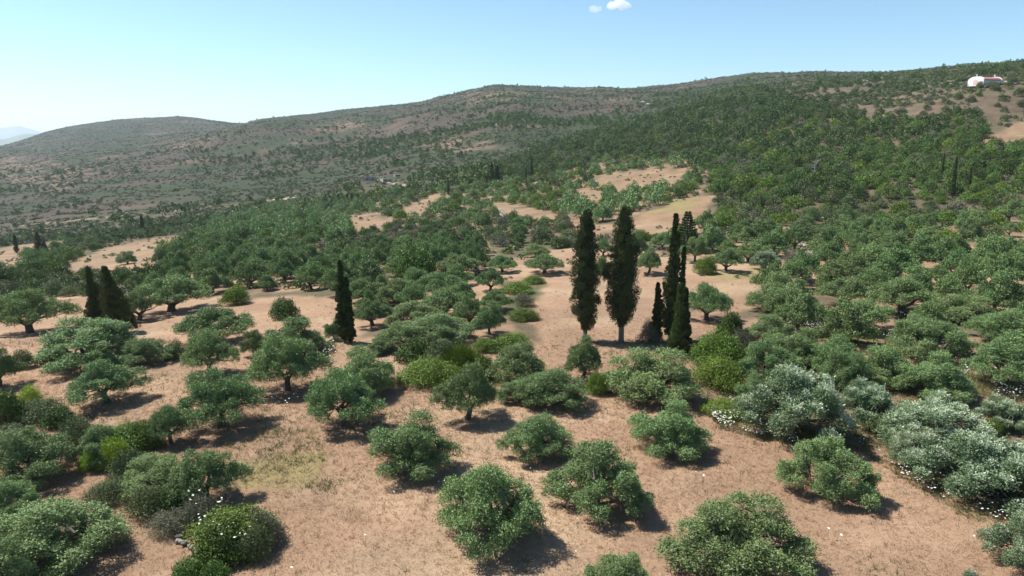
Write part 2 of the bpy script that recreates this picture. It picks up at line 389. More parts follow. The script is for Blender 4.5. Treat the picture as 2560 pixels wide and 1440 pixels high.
def bush_mesh(seed, ncards, L, mat, H=1.0, Rw=1.0, npuf=14, name='bush', up=.35, flat=False, spike=0, wide=.24):
    """dome shaped shrub of radius about Rw and height about H; returns mesh"""
    r = np.random.default_rng(seed); cents = []; rads = []
    tries = 0
    while len(cents) < npuf and tries < 3000:
        tries += 1
        th = r.uniform(0, 6.283); q = r.random() ** .5 * (1 + .15 * math.sin(3 * th + seed))
        z = (1 - .65 * q ** 2.2) * r.uniform(.25, .78)
        p = np.array([q * .74 * Rw * math.cos(th), q * .74 * Rw * math.sin(th), z * H])
        rd = r.uniform(.24, .40) * min(Rw, H * 1.1)
        if any(np.linalg.norm(p - c) < .55 * (rd + k) for c, k in zip(cents, rads)): continue
        cents.append(p); rads.append(rd)
    cents = np.array(cents); rads = np.array(rads)
    P, A, t, N = puff_leaves(cents, rads * 1.15, ncards, L, r, up=up, jit=.9, lowcut=-.4)
    if spike: A = A * .3 + np.array([0, 0, 1.0]) * spike
    ok = P[:, 2] > 0.02; P, A, t, N = P[ok], A[ok], t[ok], N[ok]; n = len(P)
    ex = np.percentile(np.hypot(P[:, 0], P[:, 1]), 98); P[:, :2] *= Rw / ex; P[:, 2] *= H / np.percentile(P[:, 2], 99.5)
    Ls = L * r.uniform(.6, 1.35, n); v, f = cards(P, A, Ls, Ls * r.uniform(.8, 1.2, n) * wide, r, None if spike else N, .4)
    return build(name, v, [f], [mat], np.repeat(t, 4)), (v, f, t, cents, rads)
def stems_mesh(cents, r, mat, rad=.03, name='stems'):
    tc = Col()
    for c in cents:
        tc.add(*tube([np.array([c[0] * .1, c[1] * .1, -.1]), c * np.array([.5, .5, .55]) + r.normal(size=3) * .05, c], [rad, rad * .8, rad * .4], 4))
    v, f, _ = tc.get(); return build(name, v, [f], [mat], smooth=True)

def cypress_meshes(seed, H, Rw, ncards, L, mat, bare=.08, shape='column', pale=True, lean=0):
    r = np.random.default_rng(seed)
    def prof(t):
        if shape == 'column': return np.minimum(1, (t / .16) ** .6) * np.clip((1.03 - t) / .5, 0, 1) ** .6
        if shape == 'thin': return np.minimum(1, (t / .1) ** .5) * np.clip((1.02 - t) / .75, 0, 1) ** .75
        return np.minimum(1, (t / .05) ** .5) * np.clip(1.02 - t, 0, 1) ** .8      # cone
    npf = int(H * Rw * 26)
    t = r.random(npf) ** .9; th = r.uniform(0, 6.283, npf)
    wob = 1 + .13 * np.sin(t * 17 + seed) * np.sin(th + seed) + .10 * np.sin(t * 31 + 2 * th) + .06 * r.normal(size=npf)
    rr = Rw * prof(t) * wob * .80
    z = H * (bare + (1 - bare) * t)
    cents = np.stack([rr * np.cos(th) + .12 * np.sin(t * 5 + seed), rr * np.sin(th), z], 1); rads = r.uniform(.13, .30, npf) * (.55 + .45 * prof(t)) * min(1.2, max(.6, Rw))
    P, A, tt, N = puff_leaves(cents, rads, int(ncards * .8), L, r, up=1.0, jit=.5, shell=.5, lowcut=-.8)
    # core so that no light shows through
    nc = int(ncards * .2); t2 = r.random(nc); th2 = r.uniform(0, 6.283, nc); q = Rw * prof(t2) * .62 * r.random(nc) ** .5
    P2 = np.stack([q * np.cos(th2), q * np.sin(th2), H * (bare + (1 - bare) * t2)], 1)
    P = np.concatenate([P, P2]); A = np.concatenate([A, r.normal(size=(nc, 3)) * .5 + [0, 0, .8]]); tt = np.concatenate([tt, np.full(nc, .2)])
    Ls = np.concatenate([L * r.uniform(.6, 1.3, len(P) - nc), L * 2 * np.ones(nc)])
    P[:, 0] += lean * P[:, 2] / H
    v, f = cards(P, A, Ls, Ls * .24, r)
    tv, tf = tube([[0, 0, -.3], [.02, 0, .3], [lean * .2, .03, H * .2], [lean * .8, 0, H * .8]], [Rw * .26, Rw * .17, Rw * .15, Rw * .04], 8)
    return (build('cypress_trunk', tv, [tf], [M['bark_pale'] if pale else M['bark']], smooth=True), build('cypress_crown', v, [f], [mat], np.repeat(tt, 4)), (v, f, tt, tv, tf))

# ------------------------------------------------------------------ object helpers
def tag(o, label=None, cat=None, group=None, kind=None):
    if label: o['label'] = label
    if cat: o['category'] = cat
    if group: o['group'] = group
    if kind: o['kind'] = kind
    return o
def link(name, me, parent=None):
    o = bpy.data.objects.new(name, me); C.objects.link(o)
    if parent is not None: o.parent = parent
    return o
def thing(name, label, cat, loc, rz=0, scale=(1, 1, 1), group=None):
    o = bpy.data.objects.new(name, None); C.objects.link(o); o.empty_display_size = .3
    o.location = loc; o.rotation_euler = (0, 0, rz); o.scale = scale
    return tag(o, label, cat, group)

# ------------------------------------------------------------------ ground
NR, NC = 900, 700
Ys = np.exp(np.linspace(math.log(5.0), math.log(3600), NR)); ss = np.linspace(-1, 1, NC)
YY = np.repeat(Ys[:, None], NC, 1); XX = ss[None, :] * (1.05 * Ys[:, None] + 25)
ZZ = height(XX, YY)
px, py, _ = project(XX, YY, ZZ)
jx = (fbm(XX / 7, YY / 7, 21, 5) - .5); jy = (fbm(XX / 7, YY / 7, 31, 5) - .5)
sc = np.clip(9000 / YY, 45, 120)
qx = px + jx * sc * 2.2; qy = py + jy * sc * .8
def mask(polys):
    m = np.zeros(px.shape)
    for p in polys: m = np.maximum(m, inpoly(qx, qy, p))
    for _ in range(2):
        m = (m + np.roll(m, 1, 0) + np.roll(m, -1, 0) + np.roll(m, 1, 1) + np.roll(m, -1, 1)) / 5
    return m
mf = mask(FIELDS); ms = mask(SCRUBPATCH); mp_ = mask([[(1960,205),(2200,190),(2640,150),(2640,370),(2430,372),(2450,290),(2300,300),(2100,290),(1990,262)]]); mg = mask(GREENGRASS)
ROWS = [[(1720,600),(1860,560),(2640,545),(2640,1100),(1800,1100),(1700,880),(1860,745),(1700,650)], [(330,720),(480,640),(700,600),(900,560),(1240,600),(1240,860),(330,860)], [(600,520),(800,495),(1120,470),(1480,400),(1700,400),(1770,440),(1770,600),(1100,560),(700,570)]]
mr_ = mask(ROWS) * np.clip((fbm(XX / 6, YY / 6, 77, 4) - .36) * 5, 0, .9); mf = np.maximum(mf, mr_)
ms = ms * np.clip((fbm(XX / 26, YY / 16, 78, 5) - .33) * 5, 0, 1)
def c3(*a): return np.array(a)[None, None, :]
n1 = fbm(XX / 14, YY / 14, 41, 5)[..., None]; n2 = fbm(XX / 3, YY / 3, 51, 4)[..., None]; n3 = fbm(XX / 60 + 5, YY / 60, 61, 5)[..., None]
n4 = fbm(XX / 90, YY / 45, 71, 5)[..., None]
tan = c3(.315, .205, .130) * (0.74 + .52 * n1); tan = tan * (1 - .5 * np.clip((n2 - .55) * 3, 0, 1)) + c3(.42, .285, .185) * .5 * np.clip((n2 - .55) * 3, 0, 1)
red = np.clip((n3 - .5) * 5, 0, 1); tan = tan * (1 - .35 * red) + c3(.33, .17, .095) * .35 * red
straw = np.clip((fbm(XX / 9 + 40, YY / 7, 84, 4) - .52) * 6, 0, 1)[..., None]; tan = tan * (1 - .45 * straw) + c3(.42, .315, .20) * .45 * straw
lit_ = np.clip((fbm(XX / 5 + 9, YY / 5, 85, 4) - .56) * 7, 0, 1)[..., None]; tan = tan * (1 - .3 * lit_) + c3(.22, .155, .105) * .3 * lit_
dry = np.clip((YY[..., None] - 110) / 80, 0, 1); tan = tan * (1 - .55 * dry) + c3(.205, .152, .09) * .55 * dry * (.6 + .8 * n2)
scrub = c3(.125, .100, .064) * (.7 + .6 * n2); gr = np.clip((n1 - .45) * 4, 0, 1); scrub = scrub * (1 - .6 * gr) + c3(.075, .095, .036) * .6 * gr
gar_a = c3(.080, .062, .047); gar_b = c3(.045, .057, .029); k = np.clip((n4 - .38) * 4.5, 0, 1)
gar = gar_a * (1 - k) + gar_b * k; gar = gar * (.72 + .56 * n2)
tp = np.clip((n3 - .66) * 8, 0, 1); fr_ = np.clip((YY[..., None] - 850) / 700, 0, 1); gar = gar * (1 - .35 * fr_) + c3(.036, .045, .028) * .35 * fr_; gar = gar * (1 - .5 * tp) + c3(.19, .135, .09) * .5 * tp
far = np.clip((YY[..., None] - 300) / 150, 0, 1)
base = scrub * (1 - far) + gar * far
base = base * (1 - ms[..., None]) + (c3(.15, .108, .076) * (.6 + .8 * n2) * (.45 + 1.1 * n1)) * ms[..., None]
pl_ = mp_[..., None] * np.clip((n1 - .3) * 3, .3, 1); base = base * (1 - pl_) + c3(.135, .108, .073) * (.6 + .8 * n2) * pl_
cov = base * (1 - mf[..., None]) + tan * mf[..., None]
gg = mg[..., None] * (.35 + .5 * n2); cov = cov * (1 - gg) + c3(.24, .22, .085) * gg
# dirt track crossing the far left slope and wheel marks on the fields
def track(pts, half, col, st=.8):
    global cov
    w = [hit(*p) for p in pts]
    d = np.full(px.shape, 1e9)
    for a, b in zip(w[:-1], w[1:]):
        ax, ay, bx, by = a[0], a[1], b[0], b[1]; L2 = (bx - ax) ** 2 + (by - ay) ** 2 + 1e-9
        t = np.clip(((XX - ax) * (bx - ax) + (YY - ay) * (by - ay)) / L2, 0, 1)
        d = np.minimum(d, np.hypot(XX - ax - t * (bx - ax), YY - ay - t * (by - ay)))
    m = (np.clip((half * 1.5 - d) / half, 0, 1) * st)[..., None]
    cov = cov * (1 - m) + c3(*col) * m
track([(0, 568), (90, 560), (170, 553), (300, 540), (430, 527), (520, 518), (600, 512)], 2.2, (.33, .26, .19), .7)
track([(940, 448), (1000, 462), (1060, 470)], 1.5, (.5, .42, .32), .8)
track([(670, 500), (720, 497), (745, 488)], 2.5, (.5, .42, .30), .9)
track([(1235, 520), (1262, 540), (1300, 556)], .8, (.5, .46, .40), .6)
verts = np.stack([XX, YY, ZZ], -1).reshape(-1, 3)
idx = np.arange(NR * NC).reshape(NR, NC)
fc = np.stack([idx[:-1, :-1], idx[:-1, 1:], idx[1:, 1:], idx[1:, :-1]], -1).reshape(-1, 4)
m, nd, lk, bs, out = new_mat('earth_and_dry_grass')
at = nd.new('ShaderNodeAttribute'); at.attribute_name = 'cover'
geo = nd.new('ShaderNodeNewGeometry')
def nz(scale, det=6, vec=None):
    n = nd.new('ShaderNodeTexNoise'); n.inputs['Scale'].default_value = scale; n.inputs['Detail'].default_value = det; n.inputs['Roughness'].default_value = .65
    lk.new(vec or geo.outputs['Position'], n.inputs['Vector']); return n
def rng_node(s, a, b, c, d):
    x = nd.new('ShaderNodeMapRange'); lk.new(s, x.inputs[0])
    for i, v in enumerate((a, b, c, d)): x.inputs[i + 1].default_value = v
    return x.outputs[0]
na = nz(2.2, 8); nb = nz(.25, 6); nc2 = nz(9.0, 4)
mu = nd.new('ShaderNodeMath'); mu.operation = 'MULTIPLY'
lk.new(rng_node(na.outputs['Fac'], .3, .7, .86, 1.12), mu.inputs[0]); lk.new(rng_node(nb.outputs['Fac'], .3, .7, .86, 1.12), mu.inputs[1])
mu2 = nd.new('ShaderNodeMath'); mu2.operation = 'MULTIPLY'; lk.new(mu.outputs[0], mu2.inputs[0]); lk.new(rng_node(nc2.outputs['Fac'], .3, .7, .78, 1.2), mu2.inputs[1])
comb = nd.new('ShaderNodeCombineColor')
for i in range(3): lk.new(mu2.outputs[0], comb.inputs[i])
lk.new(rgbmix(nd, lk, 1.0, at.outputs['Color'], comb.outputs[0], 'MULTIPLY'), bs.inputs['Base Color'])
bs.inputs['Roughness'].default_value = 1; bs.inputs['Specular IOR Level'].default_value = .1
bp = nd.new('ShaderNodeBump'); bp.inputs['Strength'].default_value = .6; bp.inputs['Distance'].default_value = .06
lk.new(nc2.outputs['Fac'], bp.inputs['Height']); lk.new(bp.outputs[0], bs.inputs['Normal'])
gme = build('ground', verts, [fc], [m], smooth=True)
ca = gme.color_attributes.new('cover', 'FLOAT_COLOR', 'POINT')
ca.data.foreach_set('color', np.concatenate([cov.reshape(-1, 3) * ALB, np.ones((NR * NC, 1))], 1).astype(np.float32).ravel())
ground = link('ground', gme); ground['kind'] = 'structure'

# far ranges seen beyond the left slope: ridges with real depth
def ridge(name, Y0, pts, depth, col, drop):
    pts = np.array(pts, float); xs = np.linspace(pts[0, 0], pts[-1, 0], 160)
    yy = np.interp(xs, pts[:, 0], pts[:, 1]); nrow = 24; V = []
    for j in range(nrow):
        t = j / (nrow - 1); Yj = Y0 + depth * (t - .5) * 2
        s = slope_of(yy); zt = CZ + s * Y0
        prof = 1 - abs(t - .5) ** 1.5 * 2.83
        X = (xs - 1280) / F * (cp - s * sp) * Yj
        Z = -drop + (zt + drop) * prof + (fbm(X / (depth * .3), np.full_like(X, Yj) / (depth * .3), 5) - .5) * depth * .07 * math.sin(math.pi * t)
        V.append(np.stack([X, np.full_like(X, Yj), Z], -1))
    V = np.array(V); ii = np.arange(nrow * 160).reshape(nrow, 160)
    f = np.stack([ii[:-1, :-1], ii[:-1, 1:], ii[1:, 1:], ii[1:, :-1]], -1).reshape(-1, 4)
    o = link(name, build(name, V.reshape(-1, 3), [f], [noise_mat(name + '_cover', col, tuple(c * 1.5 for c in col), .004)], smooth=True)); o['kind'] = 'structure'
ridge('hills', 7000, [(-900, 330), (-300, 335), (-60, 338), (20, 347), (45, 341), (75, 338), (130, 336), (250, 345), (500, 380)], 900, (.07, .09, .05), 260)
ridge('mountains', 14000, [(-900, 300), (-250, 318), (-60, 325), (10, 322), (45, 316), (75, 323), (110, 335), (200, 345)], 1500, (.08, .09, .07), 300)

# ------------------------------------------------------------------ prototypes
OL = {}   # near olives
OL['round'] = [olive_meshes(100 + i, 'round', 60000, .105, M['olive']) for i in range(5)]
OL['vase'] = [olive_meshes(200 + i, 'vase', 48000, .11, M['olive']) for i in range(4)]
OL['spread'] = [olive_meshes(300 + i, 'spread', 42000, .12, M['olive'], H=3.6, Rw=3.0) for i in range(4)]
OL['silver'] = [olive_meshes(400 + i, 'round', 60000, .12, M['silver'], H=4.0, Rw=2.8) for i in range(3)]
ODIM = {'round': (4.2, 2.6), 'vase': (4.2, 2.6), 'spread': (3.6, 3.0), 'silver': (4.0, 2.8)}
mid_o = []
for i, st in enumerate(['round', 'spread', 'vase', 'spread', 'round', 'spread', 'vase', 'round', 'spread']):
    H_, R_ = ODIM[st]; _, _, d = olive_meshes(500 + i, st, 14000, .19, M['olive'], H=H_, Rw=R_)
    mid_o.append((build('olive_trunk_mid', d[3], [d[4]], [M['bark']], smooth=True), build('olive_crown_mid', d[0], [d[1]], [M['olive']], np.repeat(d[2], 4)), H_, R_))
far_o = []
for i, st in enumerate(['round', 'spread', 'round', 'spread']):
    H_, R_ = ODIM[st]; _, _, d = olive_meshes(600 + i, st, 5000, .30, M['olive'], H=H_, Rw=R_)
    far_o.append((merged('olive_far', [(d[0], d[1], np.repeat(d[2], 4)), (d[3], d[4], None)], [M['olive'], M['bark']]), H_, R_))
BU = {}
def bush_set(key, mat, n, nc, L, seed, far=(2600, .19), **kw):
    BU[key] = []
    for i in range(n):
        me, d = bush_mesh(seed + i, nc, L, M[mat], name=key + '_leaves', H=1.8, Rw=1.8, npuf=24, **kw)
        st = stems_mesh(d[3], np.random.default_rng(seed), M['bark'], .03, key + '_stems')
        BU[key].append((me, st))
    BU[key + '_far'] = [bush_mesh(seed + 50 + i, far[0], far[1], M[mat], name=key + '_far', H=1.8, Rw=1.8, npuf=16)[0] for i in range(4)]
bush_set('mastic', 'mastic', 3, 24000, .085, 700)
bush_set('vine', 'vine', 2, 6000, .13, 840)
bush_set('bright', 'bright', 2, 10000, .12, 720)
bush_set('oak', 'oak', 3, 9000, .15, 740)
bush_set('grey', 'grey', 3, 9000, .17, 760, wide=.09)
bush_set('brush', 'brush', 3, 9000, .14, 780, wide=.14)
broom, bd = bush_mesh(810, 7000, .34, M['mastic'], H=1.8, Rw=1.8, npuf=24, name='broom_stems', spike=1.0, wide=.07)
for k_ in BU['vine']: pass
BU['broom'] = [(broom, stems_mesh(bd[3], np.random.default_rng(8), M['bark'], .03, 'broom_wood'))]

placed = []        # (x, y, radius)
def fit(px_, ytop, yfoot, w, bush=False, tall=False):
    p = hit(px_, yfoot); _, _, dep = project(*p)
    width = w * dep / F
    if bush:
        k = 1 + width * .36 / math.hypot(p[0], p[1]); p = np.array([p[0] * k, p[1] * k, 0]); p[2] = float(height(p[0], p[1]))
    h = (CZ + slope_of(ytop) * p[1]) - p[2]
    dp = math.atan2(CZ - p[2], p[1]); h = max(h - (.6 if bush else .05 if tall else .3 if yfoot > 1040 else .12) * width / 2 * math.tan(dp), .32 * width if ytop > 600 else .2)
    return p, width, h
NAMES = {'round': 'olive_tree', 'vase': 'olive_tree', 'spread': 'olive_tree', 'silver': 'olive_tree', 'mastic': 'mastic_bush', 'bright': 'bright_green_bush',
         'oak': 'evergreen_bush', 'grey': 'dry_bush', 'brush': 'scrub_bush', 'broom': 'broom_bush', 'vine': 'climbing_vine'}
CATS = {'olive_tree': 'olive tree', 'mastic_bush': 'bush', 'bright_green_bush': 'bush', 'evergreen_bush': 'bush', 'dry_bush': 'bush', 'scrub_bush': 'bush', 'broom_bush': 'bush', 'climbing_vine': 'vine'}
def plant(kind, px_, ytop, yfoot, w, label, var=0, group=None, rz=None):
    p, width, h = fit(px_, ytop, yfoot, w, kind not in OL, kind in ('vase', 'spread'))
    rz = (random.uniform(-.3, .3) if kind == 'silver' else random.uniform(0, 6.28)) if rz is None else rz
    if kind in OL:
        tm, cm, _ = OL[kind][var % len(OL[kind])]; H_, R_ = ODIM[kind]
        s = width / (2 * R_) * (1.05 if kind in ('round', 'silver') and yfoot > 900 else 1.0); sz = h / H_ * (1.08 if kind in ('vase', 'spread') else .87 if yfoot > 1100 else .95)
        o = thing('olive_tree', label, 'olive tree', p, rz, (s, s, sz), group)
        link('trunk', tm, o); link('crown', cm, o)
    else:
        cm, sm = BU[kind][var % len(BU[kind])]; s = width / 3.6; sz = h / 1.8
        nm = NAMES[kind]; o = thing(nm, label, CATS[nm], p, rz, (s, s, sz), group)
        link('stems', sm, o); link('foliage', cm, o)
    placed.append((p[0], p[1], width / 2))
    return o

# ------------------------------------------------------------------ trees and bushes one can name
G1 = 'olive trees of the open grassy grove'
HAND = [
 ('round', 1222, 1118, 1345, 272, 'large full olive tree in the middle of the foreground grass', 4),
 ('round', 1848, 1210, 1412, 340, 'broadest foreground olive, low crown with a long limb to the left', 1),
 ('round', 1545, 1362, 1500, 192, 'olive tree cut off by the bottom edge, only its pointed top in view', 2),
 ('round', 1018, 1008, 1172, 228, 'olive tree left of the large middle one, pale tips on its right side', 3),
 ('round', 1348, 1012, 1140, 172, 'compact olive directly behind the large foreground one, trunk foot in its own shadow', 4),
 ('round', 1492, 1078, 1262, 258, 'wide ragged olive with drooping lower right limbs beside the large middle one', 2),
 ('round', 1662, 982, 1128, 198, 'rounded olive below the large dense olive and right of the grassy gap', 3),
 ('round', 2070, 1080, 1238, 222, 'solitary domed olive with a wide black shadow on the right grass', 0),
 ('silver', 2570, 1258, 1425, 200, 'silver tipped olive cut off by the right edge near the bottom', 0),
 ('silver', 2430, 1418, 1520, 120, 'top of a silvery olive just showing over the bottom edge', 1),
 ('vase', 1168, 922, 1048, 172, 'olive with forked dark trunk in front of the dark holly thicket', 0),
 ('vase', 858, 935, 1063, 205, 'open crowned olive with a slender forked trunk, left of centre', 1),
 ('round', 915, 868, 978, 168, 'dark shaded olive just behind the open crowned forked one', 1),
 ('vase', 718, 852, 975, 192, 'tall bushy olive with flowers at its shaded foot, left of centre', 2),
 ('round', 738, 790, 885, 172, 'dark green olive crowding behind the tall bushy one', 2),
 ('vase', 526, 835, 936, 142, 'small upright olive with thin splayed stems on the left grass', 3),
 ('vase', 270, 912, 1006, 192, 'flat topped olive with a short stout trunk and oval shadow, far left grass', 0),
 ('vase', 552, 938, 1066, 208, 'dark dense olive with sprouting base and a long shadow to its right', 1),
 ('round', 85, 1042, 1195, 215, 'leaning olive with dark trunk at the left edge above the big corner one', 3),
 ('round', 135, 1212, 1395, 335, 'huge billowing olive filling the bottom left corner', 4),
 ('round', -20, 1290, 1470, 240, 'olive cut by the left edge in the bottom corner', 0),
 ('round', 395, 1118, 1235, 190, 'smooth domed olive in the left thicket', 1),
 ('vase', 515, 1138, 1250, 195, 'olive with grey leaning branches on the right side of the left thicket', 2),
 ('vase', 428, 1022, 1108, 118, 'thin greyish olive at the upper right of the left thicket', 3),
 ('mastic', 585, 1243, 1405, 235, 'glossy green mastic bush with white flowers on its left flank', 0),
 ('grey', 655, 1258, 1380, 130, 'bare grey twiggy bush leaning over the glossy mastic bush', 0),
 ('mastic', 300, 1045, 1150, 175, 'mixed green bush under the climbing vine in the left thicket', 1),
 ('vine', 290, 1085, 1175, 86, 'bright yellow green vine climbing in the left thicket', 0),
 ('vine', 228, 1120, 1185, 62, 'yellow green creeper at the left foot of the thicket', 1),
 ('vine', 385, 1080, 1120, 48, 'small yellow green sprouting patch right of the climbing vine', 1),
 ('brush', 110, 985, 1060, 130, 'dark brownish bush beneath the yellow green shoots at the far left', 0),
 ('vine', 78, 958, 1015, 62, 'yellow green shoots on top of the brownish bush at the far left', 0),
 ('oak', 20, 968, 1065, 105, 'dark green bush cut by the left edge beside the brownish one', 0),
 ('vase', 0, 880, 965, 115, 'small olive with thin trunk cut by the left edge', 0),
 ('brush', 60, 868, 925, 70, 'ragged bush behind the small left edge olive', 1),
 ('brush', 385, 1195, 1310, 140, 'grey green scrub bush below the domed olive of the left thicket', 1),
 ('grey', 430, 1265, 1350, 120, 'lowest grey bush of the left thicket beside the path', 2),
 ('brush', 200, 1030, 1130, 110, 'olive brown bush between the leaning olive and the left thicket', 2),
 ('brush', 300, 1180, 1240, 100, 'low dry brush under the climbing vine', 0),
 ('oak', 475, 1385, 1470, 90, 'upright leafy shoots at the bottom edge beside the stone wall end', 1),
 ('oak', 540, 1395, 1475, 80, 'leafy bush at the bottom edge right of the stone wall end', 2),
 ('round', 250, 1050, 1150, 150, 'shadowy olive at the back of the left thicket', 2),
 ('mastic', 355, 1040, 1130, 120, 'leafy green middle of the left thicket under the thin greyish olive', 2),
 ('brush', 330, 1110, 1220, 120, 'tangled brushwood filling the heart of the left thicket', 0),
 ('brush', 275, 1185, 1270, 130, 'dull green undergrowth at the front left of the thicket', 1),
 ('oak', 440, 1200, 1300, 110, 'black green bush under the smooth domed olive', 0),
 ('grey', 500, 1230, 1330, 110, 'thorny grey bush between the thicket and the glossy mastic', 2),
 ('oak', 150, 1010, 1075, 90, 'deep green bush right of the brownish far left bush', 1),
 ('brush', 25, 1050, 1120, 110, 'dull brown bush at the left edge above the leaning olive', 2),
 ('round', 30, 1180, 1290, 150, 'olive bush at the left edge between the leaning and the corner olive', 4),
 ('oak', 560, 1290, 1420, 150, 'dark front of the glossy mastic bush where white flowers stand', 2),
 ('brush', 640, 1300, 1410, 110, 'shaded brushwood under the bare grey twigs', 0),
 ('round', 215, 800, 905, 255, 'very broad dark olive in front of the left cypresses', 0),
 ('round', 370, 838, 905, 125, 'low olive joined to the broad dark one on its right', 3),
 ('oak', 135, 855, 915, 70, 'small round bush at the left foot of the broad dark olive', 0),
 ('brush', 440, 845, 900, 70, 'brown bush squeezed beside the small upright olive', 1),
 ('spread', 540, 775, 850, 205, 'wide low olive with pale ground showing between its trunks', 0),
 ('oak', 712, 742, 800, 76, 'dark rounded bush on the grass behind the dark crowded olive', 1),
 ('bright', 590, 708, 765, 78, 'yellow green dome shaped bush at the edge of the olive rows', 1),
 ('spread', 430, 698, 778, 205, 'old umbrella shaped olive with thick black trunk, right of the left cypresses', 1),
 ('spread', 75, 733, 832, 195, 'spreading olive with twin crooked trunks near the left edge', 2),
 ('spread', 350, 735, 800, 110, 'leaning olive partly behind the left cypresses', 3),
 ('round', 0, 738, 790, 110, 'round olive at the left edge behind the spreading one', 2),
 ('round', 640, 825, 890, 70, 'small olive bush beside the dark crowded olive', 0),
 ('spread', 1227, 676, 728, 80, 'small neat olive with a single trunk and round shadow in the clearing', 0),
 ('vase', 1224, 762, 836, 88, 'slender olive with thin trunk at the left side of the clearing', 1),
 ('spread', 1238, 730, 778, 100, 'flat dark olive between the neat small one and the slender one', 3),
 ('bright', 1295, 700, 738, 90, 'low light green bush bordering the clearing, upper one', 0),
 ('mastic', 1335, 686, 712, 62, 'dark low bush at the upper tip of the clearing hedge', 2),
 ('grey', 1310, 730, 770, 60, 'grey dry bush in the middle of the clearing hedge', 1),
 ('mastic', 1308, 765, 805, 84, 'deep green bush at the lower end of the clearing hedge', 0),
 ('bright', 1278, 838, 880, 112, 'light green flat bush right of the dark holly thicket', 1),
 ('mastic', 1215, 840, 885, 80, 'green bush between the holly thicket and the light flat bush', 1),
 ('oak', 1045, 838, 915, 115, 'black green left half of the holly thicket', 0),
 ('brush', 1110, 838, 925, 110, 'brownish green middle of the holly thicket', 0),
 ('broom', 1150, 858, 935, 115, 'upright spiky broom standing in the holly thicket', 0),
 ('mastic', 1075, 905, 975, 180, 'leafy green skirt in front of the holly thicket', 2),
 ('oak', 1210, 885, 955, 70, 'dark bush at the right end of the holly thicket', 1),
 ('vase', 1295, 868, 960, 180, 'grey green olive right of the holly thicket', 2),
 ('round', 1385, 915, 1010, 175, 'loose pale olive in front of the grey green pair', 4),
 ('vase', 1455, 852, 950, 120, 'tall narrow topped olive below the first tall cypress', 0),
 ('round', 1300, 940, 1000, 120, 'low olive bush behind the compact one', 0),
 ('round', 1632, 868, 995, 235, 'large dense olive in front of the tall cypresses', 1),
 ('mastic', 1493, 925, 990, 66, 'bright leafy bush left of the large dense olive', 0),
 ('grey', 1625, 795, 862, 65, 'grey bush at the foot of the short dark cypress', 0),
 ('spread', 1765, 720, 800, 132, 'lone olive with heavy dark base right of the tall cypresses', 2),
 ('mastic', 1792, 815, 935, 165, 'mounded bright green bush right of the green cypress', 1),
 ('mastic', 1800, 880, 985, 150, 'lower green mass of the mound beside the green cypress', 1),
 ('oak', 1825, 778, 850, 70, 'dark bush behind the bright green mound', 2),
 ('grey', 1850, 820, 880, 60, 'patch of bare grey branches right of the bright green mound', 1),
 ('mastic', 1810, 985, 1050, 120, 'yellowish green low bush above the white flowers', 2),
 ('mastic', 1860, 1000, 1055, 90, 'low leafy bush against the big silver olive', 0),
 ('silver', 1985, 898, 1090, 255, 'biggest silver olive, whitened dome above the flower border', 0),
 ('silver', 2165, 945, 1060, 165, 'silvery olive right behind the biggest silver one', 1),
 ('silver', 2335, 975, 1110, 250, 'long silver crowned olive in the right hand row', 2),
 ('silver', 2445, 1050, 1235, 300, 'massive silver topped olive over the shaded flowers at the right', 0),
 ('silver', 2560, 1095, 1235, 180, 'silver olive cut by the right edge beside the massive one', 1),
 ('silver', 2290, 1050, 1150, 160, 'green flanked olive at the left end of the silver row', 2),
 ('silver', 2500, 985, 1070, 130, 'silver olive behind the massive one near the right edge', 1),
 ('brush', 2200, 1010, 1100, 120, 'brown twiggy undergrowth between the silver olives', 0),
 ('mastic', 2475, 1040, 1090, 60, 'small green bush poking between the silver olives', 1),
 ('round', 1950, 682, 775, 170, 'dark tall olive at the near end of the right hand rows', 3),
 ('spread', 1960, 728, 795, 160, 'flat olive with curved low limb in front of the dark tall one', 0),
 ('spread', 2110, 700, 765, 140, 'olive with a small gap under its crown in the right rows', 1),
 ('spread', 2255, 702, 785, 190, 'old olive with thick black branching trunk among white flowers', 2),
 ('spread', 2150, 755, 825, 190, 'low twisted olive above the largest drift of white flowers', 3),
 ('round', 2410, 735, 805, 165, 'dark round olive right of the one with thick black trunk', 1),
 ('round', 2510, 770, 850, 160, 'dark dense olive near the right edge, middle height', 4),
 ('round', 1925, 785, 850, 130, 'olive behind the patch of bare grey branches', 2),
 ('round', 1920, 850, 960, 150, 'greyish green olive between the bright mound and the biggest silver olive', 0),
 ('round', 1985, 815, 905, 150, 'shaded olive left of the flower drift', 3),
 ('round', 2085, 835, 930, 150, 'olive in the dense block behind the biggest silver one', 4),
 ('round', 2110, 870, 970, 130, 'dark hollow looking olive in the dense block', 1),
 ('round', 2205, 860, 960, 160, 'middle olive of the dense block right of centre', 2),
 ('round', 2330, 790, 890, 220, 'tall grey green olive in the dense block', 0),
 ('round', 2320, 880, 990, 190, 'olive with dark arching branch above the silver row', 3),
 ('vase', 2500, 860, 965, 190, 'pale green olive with leaning trunk over the right flower drift', 3),
 ('round', 2555, 1010, 1060, 60, 'small bush like olive at the right edge beside the bare patch', 2),
 ('round', 1885, 930, 1010, 100, 'low grey olive against the left side of the biggest silver one', 4),
 ('vase', 1010, 815, 870, 150, 'soft grey olive at the front left of the central rows', 2),
 ('round', 950, 845, 880, 80, 'low olive bush right of the lone cypress', 1),
 ('round', 1100, 778, 850, 190, 'broad olive directly behind the holly thicket', 4),
 ('spread', 1110, 728, 790, 150, 'olive with brown shaded hollow in the central rows', 2),
 ('round', 1040, 755, 815, 150, 'olive in the central rows left of the hollow one', 0),
 ('spread', 930, 755, 815, 110, 'pale olive just right of the lone cypress', 1),
